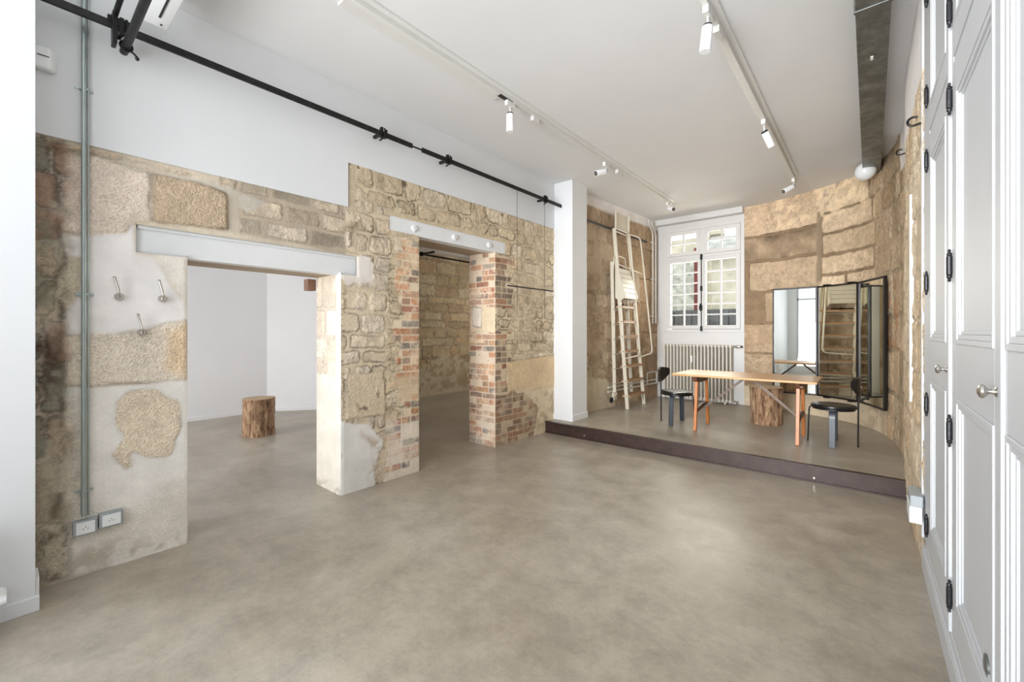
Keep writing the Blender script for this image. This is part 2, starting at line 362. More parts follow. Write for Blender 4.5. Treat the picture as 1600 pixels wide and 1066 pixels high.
class Field:
    def __init__(s, a, z, seed, base=(190, 176, 152)):
        s.a, s.z, s.seed = a, z, seed; n = a.shape
        s.col = np.ones(n+(3,))*np.array(lin(base)); s.disp = np.zeros(n); s.g = np.full(n, 0.6)
        s.n1 = fbm(a*3, z*3, seed, 4); s.n2 = fbm(a*11, z*11, seed+5, 4); s.n3 = fbm(a*34, z*34, seed+9, 3)
        s.col *= (1+0.25*s.n1+0.25*s.n2)[..., None]
    def put(s, w, col, disp, g):
        w_ = w[..., None]; c = np.array(col) if isinstance(col, np.ndarray) else np.ones_like(s.col)*np.array(lin(col))
        s.col = s.col*(1-w_)+c*w_; s.disp = s.disp*(1-w)+disp*w; s.g = s.g*(1-w)+g*w
    def mask(s, P, warp=0.03, feather=0.012, sd=0):
        d = sdpoly(s.a + warp*2*fbm(s.a*6, s.z*6, s.seed+31+sd, 3), s.z + warp*2*fbm(s.a*6, s.z*6, s.seed+47+sd, 3), P)
        return sstep(-feather, feather, d), d
    def patch(s, P, col, disp=0.004, g=0.3, warp=0.03, feather=0.012, var=0.15, edge=0.0, sd=0):
        w, d = s.mask(P, warp, feather, sd)
        c = np.ones_like(s.col)*np.array(lin(col))*(1+var*s.n1+var*s.n2)[..., None]
        s.put(w, c, disp + 0.003*s.n2*(g > 0.2), g)
        if edge:
            e = np.exp(-(d/0.010)**2)*edge*np.clip(0.6+2*s.n2, 0, 1); s.col *= (1-e)[..., None]; s.disp -= e*0.008
    def stain(s, P, col, amt=0.6, warp=0.08, feather=0.05, thr=0.0, sd=0):
        w, d = s.mask(P, warp, feather, sd); w = w*amt*sstep(thr-0.08, thr+0.08, s.n2+0.35*s.n1)
        s.put(w, col, s.disp, s.g)
    def rubble(s, m, zs, wr, pal, mortar=(188, 176, 156), joint=0.022, warp=0.03, rnd=0.05, hgt=0.014, line=0.45, g=0.75, sd=0, mg=0.35, skip=0.0, crack=1.0, merge=.85):
        """irregular coursed stones inside weight m"""
        a = s.a + warp*2.3*fbm(s.a*7, s.z*7, s.seed+sd+61, 6, .75); z = s.z + warp*2.0*fbm(s.a*7, s.z*7, s.seed+sd+83, 6, .75) + .03*fbm(s.a*1.3, s.z*.5, s.seed+sd+91, 2)
        rng = random.Random(s.seed*7+sd)
        zs = np.array(zs); r = np.clip(np.searchsorted(zs, z)-1, 0, len(zs)-2)
        z0 = zs[r]; z1 = zs[r+1]; a0 = np.zeros_like(a); a1 = np.zeros_like(a); idn = np.zeros(a.shape, int)
        lo, hi = a.min()-1, a.max()+1
        for k in range(len(zs)-1):
            e = [lo+rng.random()*wr[0]]
            while e[-1] < hi: e.append(e[-1]+rng.uniform(*wr))
            e = np.array(e); sel = r == k; q = np.clip(np.searchsorted(e, a[sel])-1, 0, len(e)-2)
            a0[sel] = e[q]; a1[sel] = e[q+1]; idn[sel] = k*1000+q
        rz = (h2(idn, idn*0+3, s.seed+sd)-0.5)*0.03*(z1-z0 > 0.1)
        dx = np.minimum(a-a0, a1-a); dz = np.minimum(z-z0-rz*0.3, z1-z-rz*0.3)
        d = rnd - np.hypot(np.maximum(rnd-dx, 0), np.maximum(rnd-dz, 0))
        hj = joint*(0.5+0.8*h2(idn, idn*0+9, s.seed+sd))*0.6
        w = sstep(-0.008, 0.010, d-hj)*.9
        P = np.array([lin(p) for p in pal]); ci = (h2(idn, idn*0+1, s.seed+sd)*len(pal)).astype(int) % len(pal)
        br = 0.92+0.16*h2(idn, idn*0+2, s.seed+sd)
        c = P[ci]*(br*(1+0.30*s.n2+0.22*s.n3+0.15*s.n1))[..., None]
        mo = np.array(lin(mortar))*(1+0.2*s.n1+0.2*s.n2)[..., None]
        keep = (h2(idn, idn*0+7, s.seed+sd) > skip).astype(float); w = w*keep*(1-merge*sstep(.10, .22, fbm(s.a*2.6, s.z*2.6, s.seed+sd+131, 3)))
        cc = mo*(1-w[..., None])+c*w[..., None]
        rg = np.abs(fbm(s.a*13, s.z*13, s.seed+sd+141, 4, .6))
        dd = w*(hgt*.55*(0.4+0.9*h2(idn, idn*0+4, s.seed+sd))+0.012*s.n2+0.008*s.n3-.02*rg*(g > .5))
        cc = cc*(1-.22*w*sstep(.10, .0, rg)*(g > .5))[..., None]
        e = np.exp(-((d-hj)/0.007)**2)*min(1., line*1.35)*keep*np.clip(0.35+1.6*fbm(s.a*4, s.z*4, s.seed+sd+101, 2)+0.3, 0, 1)
        cc = cc*(1-e[..., None]); dd = dd - e*0.010
        ck = fbm(s.a*7, s.z*7, s.seed+sd+151, 5, .6); ck = np.exp(-(ck/.012)**2)*sstep(-.02, .10, fbm(s.a*2.2, s.z*2.2, s.seed+sd+161, 2))*w*crack
        cc = cc*(1-.45*ck)[..., None]; dd = dd-.006*ck
        s.put(m, cc, dd, g*w+mg*(1-w))
    def bricks(s, m, a_ref=0.0, sd=0, mortar=(214, 200, 176), drop=0.15, dirty=0.0, length=0.215, course=0.073,
               pal=((182, 108, 72), (200, 128, 82), (158, 104, 80), (208, 154, 110), (138, 104, 88), (124, 114, 108), (194, 138, 100), (174, 108, 82), (108, 104, 108), (210, 168, 130))):
        wp = 0.006
        a = s.a - a_ref + wp*2*fbm(s.a*9, s.z*9, s.seed+sd+21, 3); z = s.z + wp*1.6*fbm(s.a*7, s.z*7, s.seed+sd+23, 3)
        r = np.floor(z/course).astype(int); half = (r % 2)*length*0.5
        q = np.floor((a+half)/length).astype(int); fa = (a+half)-q*length; fz = z-r*course
        split = h2(q, r, s.seed+sd+5) > 0.74           # headers
        hl = length/2; q2 = q*2+np.where(split & (fa > hl), 1, 0); fa = np.where(split, np.mod(fa, hl), fa); L = np.where(split, hl, length)
        dx = np.minimum(fa, L-fa); dz = np.minimum(fz, course-fz)
        d = 0.014 - np.hypot(np.maximum(0.014-dx, 0), np.maximum(0.014-dz, 0))
        w = sstep(0.003, 0.010, d)
        P = np.array([lin(p) for p in pal]); ci = (h2(q2, r, s.seed+sd+1)*len(pal)).astype(int) % len(pal)
        br = 0.85+0.35*h2(q2, r, s.seed+sd+2)
        br = br*.90; sp = sstep(.08, .2, fbm(s.a*60, s.z*60, s.seed+sd+71, 2))*.45
        c = P[ci]*(br*(1+0.5*s.n3+0.4*s.n2)*(1-sp))[..., None]
        keep = h2(q2, r, s.seed+sd+3) > drop
        w = .88*w*keep*(1-dirty*sstep(-0.1, 0.15, s.n1+s.n2))*(.62+.38*h2(q2, r, s.seed+sd+4))*(1-.55*sstep(.05, .2, s.n2))
        mo = np.array(lin(mortar))*(1+0.2*s.n2+0.15*s.n1)[..., None]
        s.put(m, mo*(1-w[..., None])+c*w[..., None], w*0.007+0.004*s.n3, 0.55*w+0.45*(1-w))

def uniq_axis(lo, hi, res, extra=()):
    n = max(2, int(round((hi-lo)/res))+1); g = np.linspace(lo, hi, n)
    for e in extra:
        if lo < e < hi:
            i = np.argmin(np.abs(g-e)); g[i] = e
    return np.unique(g)

def wall_panel(path, z0, z1, res, paint, seed, holes=(), flip=False, fade=True, nofade=()):
    """grid wall along an xy path; returns (verts, quads, colours, grain). normal = left of the path direction (or right if flip)"""
    P = [Vector((p[0], p[1])) for p in path]
    L = [0]
    for i in range(len(P)-1): L.append(L[-1]+(P[i+1]-P[i]).length)
    ax = uniq_axis(0, L[-1], res, [e for h in holes for e in h[:2]]); az = uniq_axis(z0, z1, res, [e for h in holes for e in h[2:]])
    A, Z = np.meshgrid(ax, az, indexing='ij')
    px = np.interp(ax, L, [p.x for p in P]); py = np.interp(ax, L, [p.y for p in P])
    tx = np.gradient(px, ax); ty = np.gradient(py, ax); tl = np.hypot(tx, ty); nx, ny = -ty/tl, tx/tl
    if flip: nx, ny = -nx, -ny
    f = Field(A, Z, seed); paint(f)
    D = f.disp.copy()
    if fade:
        ed = np.minimum(np.minimum(A, L[-1]-A), 9)
        for h in holes:
            inz = (Z >= h[2]-1e-6) & (Z <= h[3]+1e-6); ina = (A >= h[0]-1e-6) & (A <= h[1]+1e-6)
            ed = np.where(inz, np.minimum(ed, np.minimum(abs(A-h[0]), abs(A-h[1]))), ed)
            ed = np.where(ina, np.minimum(ed, np.minimum(abs(Z-h[2]), abs(Z-h[3]))), ed)
        D = D*sstep(0, 0.02, ed)
    X = px[:, None]+nx[:, None]*D; Y = py[:, None]+ny[:, None]*D
    na, nz = A.shape
    V = np.stack([X, Y, Z], -1).reshape(-1, 3)
    I = np.arange(na*nz).reshape(na, nz)
    Q = np.stack([I[:-1, :-1], I[1:, :-1], I[1:, 1:], I[:-1, 1:]], -1)
    ca = (ax[:-1]+ax[1:])/2; cz = (az[:-1]+az[1:])/2
    keep = np.ones((na-1, nz-1), bool)
    for h in holes: keep &= ~(((ca > h[0]) & (ca < h[1]))[:, None] & ((cz > h[2]) & (cz < h[3]))[None, :])
    Q = Q[keep]
    if not flip: Q = Q[:, ::-1]
    return V, Q.reshape(-1, 4), np.clip(f.col*np.array([1.12, 1.085, 1.08])*.95+.05*(f.col@np.array([.3, .55, .15]))[..., None], 0.002, 1).reshape(-1, 3), f.g.reshape(-1)

def masonry_object(name, panels, extra=None, mats=None):
    """join grid panels (and plain MB geometry with other materials) into ONE structure mesh"""
    Vs, Qs, Cs, Gs = [], [], [], []; n = 0
    for V, Q, Cc, G in panels: Vs.append(V); Qs.append(Q+n); Cs.append(Cc); Gs.append(G); n += len(V)
    mi = [0]*sum(len(q) for q in Qs)
    if extra is not None:
        ev = np.array(extra.v, float); Vs.append(ev); Cs.append(np.ones((len(ev), 3))*0.5); Gs.append(np.zeros(len(ev)))
    V = np.concatenate(Vs); C3 = np.concatenate(Cs); G = np.concatenate(Gs)
    quads = np.concatenate(Qs)
    faces = quads.ravel(); starts = list(range(0, len(faces), 4)); tot = [4]*len(quads)
    if extra is not None:
        fl = list(faces)
        for f_, m_ in zip(extra.f, extra.m):
            starts.append(len(fl)); tot.append(len(f_)); fl += [i+n for i in f_]; mi.append(m_+1)
        faces = np.array(fl)
    me = bpy.data.meshes.new(name); me.vertices.add(len(V)); me.vertices.foreach_set('co', V.ravel())
    me.loops.add(len(faces)); me.loops.foreach_set('vertex_index', faces.astype(np.int32))
    me.polygons.add(len(starts)); me.polygons.foreach_set('loop_start', starts); me.polygons.foreach_set('loop_total', tot)
    me.polygons.foreach_set('material_index', mi)
    sm = np.zeros(len(starts), bool); sm[:len(quads)] = True; me.polygons.foreach_set('use_smooth', sm)
    me.update(calc_edges=True); me.validate()
    ca = me.color_attributes.new('Col', 'FLOAT_COLOR', 'POINT'); ca.data.foreach_set('color', np.concatenate([C3, np.ones((len(C3), 1))], 1).ravel())
    ga = me.attributes.new('grain', 'FLOAT', 'POINT'); ga.data.foreach_set('value', G)
    o = link_mesh(name, me, [M['masonry']]+(mats or [])); o['kind'] = 'structure'; return o

TAN = ((207, 192, 168), (214, 200, 177), (198, 182, 156), (217, 205, 184), (206, 194, 174))
YEL = ((208, 192, 162), (202, 185, 155), (215, 201, 176), (194, 178, 150))
# ------------------------------------------------------------------ the setting
def W(u, v):
    p = at_x(u, v, XL); return (p.y, p.z)
def WP(*uv): return [W(u, v) for u, v in uv]
PINK = (221, 208, 192); CREAM = (223, 212, 194); DTAN = (188, 169, 143); PLAS = (212, 210, 203); SMOOTH = (216, 215, 212); MORT = (189, 181, 166)

def paint_left(f):
    a, z = f.a, f.z; one = np.ones_like(a)
    f.put(one, (196, 186, 168), 0, 0.4); f.col *= (1+0.2*f.n1+0.2*f.n2)[..., None]
    # far end and above second opening: coursed rubble
    zs = [0, .30, .52, .68, .85, 1.02, 1.14, 1.28, 1.45, 1.58, 1.72, 1.90, 2.04, 2.18, 2.36, 2.56, 2.72, 2.93]
    m = sstep(1.82, 1.90, a)
    f.rubble(m, zs, (.16, .42), YEL, mortar=(202, 187, 158), joint=.030, warp=.05, rnd=.06, hgt=.018, line=.55, sd=1)
    # band over the first lintel, small squared stones
    wb, _ = f.mask([(0.95, 2.08), (0.95, 2.60), (2.0, 2.60), (2.0, 2.08)], .01)
    f.rubble(wb, [2.03, 2.12, 2.26, 2.41, 2.53, 2.7], (.17, .34), TAN, mortar=(178, 166, 146), joint=.042, warp=.022, rnd=.03, hgt=.02, line=.35, sd=2)
    # pillar stones
    wp, _ = f.mask(WP((540, 300), (612, 330), (600, 600), (600, 700), (537, 700)), .03)
    f.rubble(wp, [0, .5, .78, .98, 1.12, 1.25, 1.40, 1.60, 1.80, 1.98, 2.14, 2.32, 2.5, 2.7, 2.9], (.14, .40), TAN, mortar=(206, 192, 166), joint=.028, warp=.03, rnd=.05, hgt=.02, line=.5, sd=3)
    # grey mortar over the band
    f.patch(WP((95, 228), (235, 262), (360, 293), (420, 318), (385, 330), (330, 296), (230, 275), (120, 250)), (184, 178, 165), .003, .25, .03, sd=4)
    f.patch(WP((345, 300), (372, 308), (372, 378), (352, 372)), (182, 173, 156), .002, .2, .03, sd=5)
    f.rubble(f.mask(WP((54, 208), (120, 226), (300, 268), (300, 279), (200, 262), (120, 246), (54, 236)), .02)[0], [2.36, 2.455, 2.60], (.2, .5), ((206, 192, 168), (198, 182, 156)), mortar=(186, 176, 158), joint=.02, hgt=.02, sd=6)
    # big pecked blocks
    f.patch(WP((60, 240), (150, 243), (235, 272), (236, 345), (205, 352), (196, 368), (150, 374), (110, 362), (60, 356)), PINK, .012, 1.0, .025, .01, edge=.35, sd=7)
    f.patch(WP((236, 272), (300, 285), (352, 302), (356, 358), (300, 352), (237, 346)), DTAN, .020, 1.0, .02, .01, edge=.5, sd=8)
    f.patch(WP((215, 344), (300, 354), (420, 372), (545, 398), (545, 408), (430, 388), (212, 352)), (196, 186, 166), .006, .3, .012, sd=9)
    f.patch(WP((60, 395), (100, 380), (128, 395), (124, 440), (112, 470), (95, 500), (60, 505)), (206, 195, 172), .014, 1.0, .03, sd=10)
    f.patch(WP((50, 524), (150, 523), (230, 516), (262, 503), (293, 498), (294, 592), (215, 600), (90, 605), (50, 606)), CREAM, .014, 1.0, .02, .01, edge=.4, sd=11)
    f.patch(WP((258, 520), (294, 500), (295, 590), (262, 570)), (222, 199, 166), .015, 1.0, .04, .04, sd=12)
    # plaster
    f.patch(WP((92, 365), (132, 370), (196, 366), (206, 348), (214, 398), (236, 402), (262, 440), (285, 470), (294, 497), (250, 508), (221, 515), (145, 520), (50, 524), (50, 508), (95, 498), (118, 470), (126, 436), (126, 400), (92, 394)), SMOOTH, .006, .05, .02, .012, .05, sd=13)
    f.patch(WP((214, 398), (296, 400), (296, 498), (285, 470), (262, 440), (236, 402)), (210, 206, 196), .010, .3, .02, .03, sd=14)
    f.patch(WP((90, 606), (215, 602), (296, 592), (296, 860), (90, 905)), PLAS, .006, .22, .012, .01, .12, sd=15)
    f.patch(WP((50, 612), (118, 615), (130, 700), (132, 800), (90, 905), (50, 930)), (206, 200, 184), .010, .9, .04, .04, .25, sd=16)
    f.patch(WP((178, 628), (200, 616), (238, 611), (272, 628), (279, 668), (262, 706), (215, 716), (190, 732), (174, 708), (196, 680), (180, 652)), (222, 208, 184), .014, 1.0, .05, .008, .15, edge=.25, sd=17)
    f.patch(WP((130, 800), (296, 760), (296, 860), (130, 900)), (199, 194, 182), .006, .4, .1, .12, .12, sd=18)
    f.stain(WP((90, 880), (296, 830), (296, 860), (90, 912)), (150, 140, 120), .6, sd=19, thr=.02)
    # strip beside the pier: grime, with the pier's shade painted in
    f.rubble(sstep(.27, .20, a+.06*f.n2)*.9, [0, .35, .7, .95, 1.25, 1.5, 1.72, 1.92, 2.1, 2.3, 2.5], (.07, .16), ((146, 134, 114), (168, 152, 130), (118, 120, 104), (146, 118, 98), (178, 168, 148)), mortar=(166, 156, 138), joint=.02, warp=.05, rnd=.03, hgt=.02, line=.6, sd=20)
    f.stain(WP((50, 530), (88, 535), (86, 600), (50, 605)), (72, 54, 42), .85, thr=-.12, sd=21)
    f.stain(WP((50, 420), (78, 430), (76, 470), (50, 470)), (92, 102, 86), .8, thr=-.1, sd=22)
    f.stain(WP((50, 345), (66, 350), (70, 400), (50, 410)), (100, 112, 98), .8, thr=-.1, sd=23)
    f.stain(WP((60, 210), (90, 222), (90, 244), (60, 238)), (110, 84, 66), .8, thr=-.05, sd=24)
    f.stain(WP((50, 620), (92, 615), (92, 905), (50, 930)), (122, 112, 94), .6, thr=0, sd=25)
    f.stain(WP((88, 240), (98, 245), (96, 900), (86, 905)), (84, 74, 62), .7, warp=.05, feather=.02, thr=.05, sd=26)
    # brick quoins of the second opening, left side
    q = 2.698-(.15+.17*h2(np.floor(z/.073), np.floor(z/.3)*0, 5))-.16*sstep(-.1, .15, fbm(z*1.7, z*0+2.3, 8, 2))
    wq = sstep(-.01, .01, a-q)*sstep(2.36, 2.30, z)*(a < 2.75)
    f.bricks(wq, 2.698, sd=30, drop=.14, mortar=(216, 200, 172))
    wd = wq*sstep(1.02, .95, z)*sstep(.70, .8, z)
    f.put(wd*.75, (206, 186, 154), .004, .6)
    wl = sstep(-.01, .01, a-(2.30+.1*f.n1))*sstep(.62, .5, z)*(a < 2.75)
    f.bricks(wl, 2.698, sd=31, drop=.45, dirty=.5, mortar=(214, 204, 186))
    # pillar: pitted block and plaster
    f.patch(WP((541, 585), (598, 580), (602, 650), (541, 655)), (214, 198, 170), .012, 1.0, .02, edge=.4, sd=32)
    f.stain(WP((546, 600), (590, 598), (590, 640), (560, 645)), (92, 72, 56), .8, thr=.16, warp=.02, feather=.02, sd=33)
    f.patch(WP((530, 658), (575, 662), (598, 690), (590, 720), (586, 765), (530, 785)), (214, 214, 209), .008, .1, .04, sd=34)
    f.stain(WP((564, 680), (600, 690), (592, 745), (580, 745), (584, 705)), (168, 146, 120), .8, thr=-.02, warp=.05, sd=35)
    f.patch(WP((530, 430), (565, 400), (585, 415), (580, 440), (545, 445)), (214, 208, 198), .006, .1, .03, sd=36)
    f.patch(WP((543, 256), (560, 262), (556, 330), (540, 330)), (190, 176, 152), .004, .4, .05, sd=37)
    f.stain(WP((552, 350), (566, 350), (560, 372), (550, 370)), (128, 112, 92), .7, thr=-.1, sd=38)
    # right of the second opening
    q2 = 3.845+.15+.24*(h2(np.floor(z/.073), np.floor(z/.3)*0, 9))
    w2 = sstep(.01, -.01, a-q2)*(a > 3.8)*np.where((z > 1.72) & (z < 2.34) | (z < 1.42), 1.0, 0)
    f.bricks(w2, 3.845, sd=40, drop=.12, mortar=(196, 180, 152), pal=((150, 98, 74), (128, 92, 78), (110, 92, 84), (164, 112, 80), (140, 104, 84), (98, 86, 80)))
    f.patch(WP((792, 566), (873, 553), (873, 602), (792, 617)), (212, 188, 150), .012, 1.0, .012, edge=.6, sd=41)
    f.patch(WP((775, 616), (873, 602), (873, 700), (775, 720)), (204, 188, 158), .004, .4, .03, .03, sd=42)
    w3, _ = f.mask(WP((770, 618), (820, 612), (842, 640), (832, 690), (770, 710)), .05)
    f.bricks(w3, 3.845, sd=43, drop=.1, mortar=(178, 162, 136), dirty=.15, pal=((150, 106, 84), (134, 104, 86), (118, 100, 88), (160, 116, 88), (128, 98, 80)))
    f.stain(WP((835, 615), (870, 612), (868, 660), (838, 668)), (150, 132, 104), .6, thr=.0, sd=44)
    f.stain(WP((795, 470), (872, 465), (872, 550), (795, 562)), (120, 104, 80), .5, thr=.12, sd=45)
    # smooth mortar round the lintels
    f.patch([(2.02, 1.90), (2.14, 1.90), (2.14, 2.10), (2.02, 2.10)], (216, 212, 204), .008, .1, .015, sd=46)
    f.patch([(2.3, 2.52), (4.12, 2.53), (4.12, 2.57), (2.3, 2.56)], (198, 182, 150), .002, .3, .012, sd=47)
    f.col *= (1+.12*sstep(3.7, 4.1, a)+.16*sstep(1.3, .8, a))[..., None]  # both ends lightened in colour, standing in for missing light
    for (u, v, r) in ((632, 287, .035), (785, 336, .02), (560, 262, .012)):
        y, zz = W(u, v); w = sstep(r*1.2, r*.7, np.hypot(a-y, z-zz)); f.put(w*.85, (96, 84, 68), -.004, .5)

def paint_jamb1(f):      # a = 0 at the back, .45 at the front corner
    f.put(np.ones_like(f.a), (214, 203, 184), 0, .3)
    f.rubble(np.ones_like(f.a), [0, .55, .98, 1.16, 1.36, 1.62, 1.93], (.16, .26), ((226, 217, 200), (220, 208, 188), (228, 220, 206)), mortar=(214, 203, 184), joint=.03, warp=.02, rnd=.04, hgt=.012, line=.22, g=.35, sd=2)
    f.patch([(-.1, -.1), (.6, -.1), (.6, 1.04), (-.1, 1.04)], (226, 220, 206), .008, .06, .03, sd=3)
    f.patch([(.36, -.1), (.6, -.1), (.6, 2.1), (.38, 2.1)], (226, 221, 210), .009, .08, .03, .03, sd=4)
    f.stain([(-.1, -.1), (.6, -.1), (.6, .05), (-.1, .05)], (172, 164, 150), .7, thr=-.1, sd=5)

def paint_jamb2(f):
    f.put(np.ones_like(f.a), (222, 206, 180), 0, .4)
    f.bricks(np.ones_like(f.a), .45, sd=1, drop=.24, mortar=(222, 205, 180))
    f.patch([(.02, 1.42), (.5, 1.42), (.5, 1.70), (.28, 1.75), (.02, 1.72)], (224, 206, 174), .006, .5, .05, sd=2)
    f.patch([(.06, 1.5), (.22, 1.48), (.24, 1.72), (.08, 1.74)], (226, 216, 198), .014, .5, .03, edge=.5, sd=3)
    f.patch([(-.1, 1.33), (.22, 1.33), (.28, 1.28), (-.1, 1.26)], (228, 206, 170), .004, .4, .03, sd=4)
    f.put(sstep(.55, .1, f.z)*.35*sstep(-.1, .1, f.n1), (226, 218, 204), .003, .3)

def paint_jamb_plain(f):
    f.put(np.ones_like(f.a), (208, 200, 184), 0, .3)
    f.rubble(np.ones_like(f.a), [0, .4, .8, 1.1, 1.4, 1.7, 2.0, 2.5], (.16, .3), TAN, joint=.03, line=.3, sd=2)

def paint_jamb_brick(f):
    f.put(np.ones_like(f.a), (222, 206, 180), 0, .4); f.bricks(np.ones_like(f.a), .45, sd=6, drop=.2)

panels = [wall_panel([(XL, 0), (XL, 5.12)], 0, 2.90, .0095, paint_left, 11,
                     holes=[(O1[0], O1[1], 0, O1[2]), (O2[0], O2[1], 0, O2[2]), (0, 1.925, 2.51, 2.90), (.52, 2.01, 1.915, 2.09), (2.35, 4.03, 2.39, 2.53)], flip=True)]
panels.append(wall_panel([(XL-TH, O1[1]), (XL, O1[1])], 0, 1.93, .009, paint_jamb1, 21, flip=True))
panels.append(wall_panel([(XL-TH, O1[0]), (XL, O1[0])], 0, 1.93, .02, paint_jamb_plain, 22))
panels.append(wall_panel([(XL-TH, O2[1]), (XL, O2[1])], 0, 2.41, .0065, paint_jamb2, 23, flip=True))
panels.append(wall_panel([(XL-TH, O2[0]), (XL, O2[0])], 0, 2.41, .012, paint_jamb_brick, 24))
ex = MB(); g = XL-.03; bk = XL-TH+.0
ex.box(bk, g, -.05, O1[0]-.02, 0, CEIL).box(bk, g, O1[0]-.02, O1[1]+.02, O1[2]+.03, CEIL).box(bk, g, O1[1]+.02, O2[0]-.02, 0, CEIL)
ex.box(bk, g, O2[0]-.02, O2[1]+.02, O2[2]+.03, CEIL).box(bk, g, O2[1]+.02, 5.3, 0, CEIL)
ex.box(g-.01, XL+.013, -.05, 1.925, 2.51, CEIL).box(g-.01, XL+.013, 1.925, 5.12, 2.90, CEIL)      # plastered upper wall
ex.mi = 1
ex.box(bk-.005, XL-.11, O1[0]-.02, O1[1]+.02, O1[2]-.005, O1[2]+.05)           # boarded soffits
ex.box(bk-.005, XL-.11, O2[0]-.02, O2[1]+.02, O2[2]-.002, O2[2]+.05)
M['soffit'] = wood('soffit_boards', (162, 144, 124), (190, 172, 150), (30, 4, 30), 0.7)
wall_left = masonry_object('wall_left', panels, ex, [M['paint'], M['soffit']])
wall_left['label'] = 'exposed stone and brick wall with two openings and white plaster above'

# wall behind the ladder
def paint_l2(f):
    f.put(np.ones_like(f.a), (186, 166, 138), 0, .5)
    P = ((184, 164, 136), (192, 173, 145), (178, 156, 128), (196, 179, 151), (174, 153, 126))
    f.rubble(np.ones_like(f.a), [0, .42, .62, .85, 1.1, 1.3, 1.55, 1.8, 2.05, 2.35, 2.6, 2.85, 3.1, 3.5], (.18, .5), P, mortar=(184, 167, 142), joint=.024, warp=.08, rnd=.06, hgt=.018, line=.45, skip=.15, sd=1)
    wr, _ = f.mask([(1.6, 0), (3.2, 0), (3.2, 3.6), (1.6, 3.6)], .03)
    f.rubble(wr, [0, .5, .95, 1.4, 1.95, 2.4, 2.95, 3.6], (.5, .9), ((182, 158, 128), (190, 167, 137), (176, 152, 122)), mortar=(156, 137, 112), joint=.014, warp=.03, rnd=.03, hgt=.010, line=.5, sd=2)
    f.patch([(-.2, 0), (1.4, 0), (1.5, .55), (.6, .7), (-.2, .62)], (198, 186, 160), .006, .35, .06, sd=3)
    f.patch([(-.2, .9), (.35, .9), (.4, 2.2), (-.2, 2.5)], (196, 180, 152), .006, .5, .08, .05, sd=4)
    f.patch([(1.55, 1.9), (2.3, 1.95), (2.25, 2.5), (1.6, 2.4)], (184, 172, 152), .005, .3, .06, sd=5)
    f.stain([(1.2, .3), (3.0, .3), (3.0, 1.8), (1.2, 1.6)], (138, 114, 86), .5, thr=.0, sd=6)
    f.put(sstep(3.36, 3.42, f.z+.03*f.n1), (226, 224, 220), .008, .05)
L2 = [(-3.42, 5.2), (-3.18, 8.2)]
wl2 = MB().box(-3.95, -3.46, 5.2, 8.6, 0, CEIL)
masonry_object('wall_left', [wall_panel(L2, PLAT-.02, CEIL, .013, paint_l2, 41, flip=True)], wl2, [M['paint']])['label'] = 'rough stone wall behind the ladder'

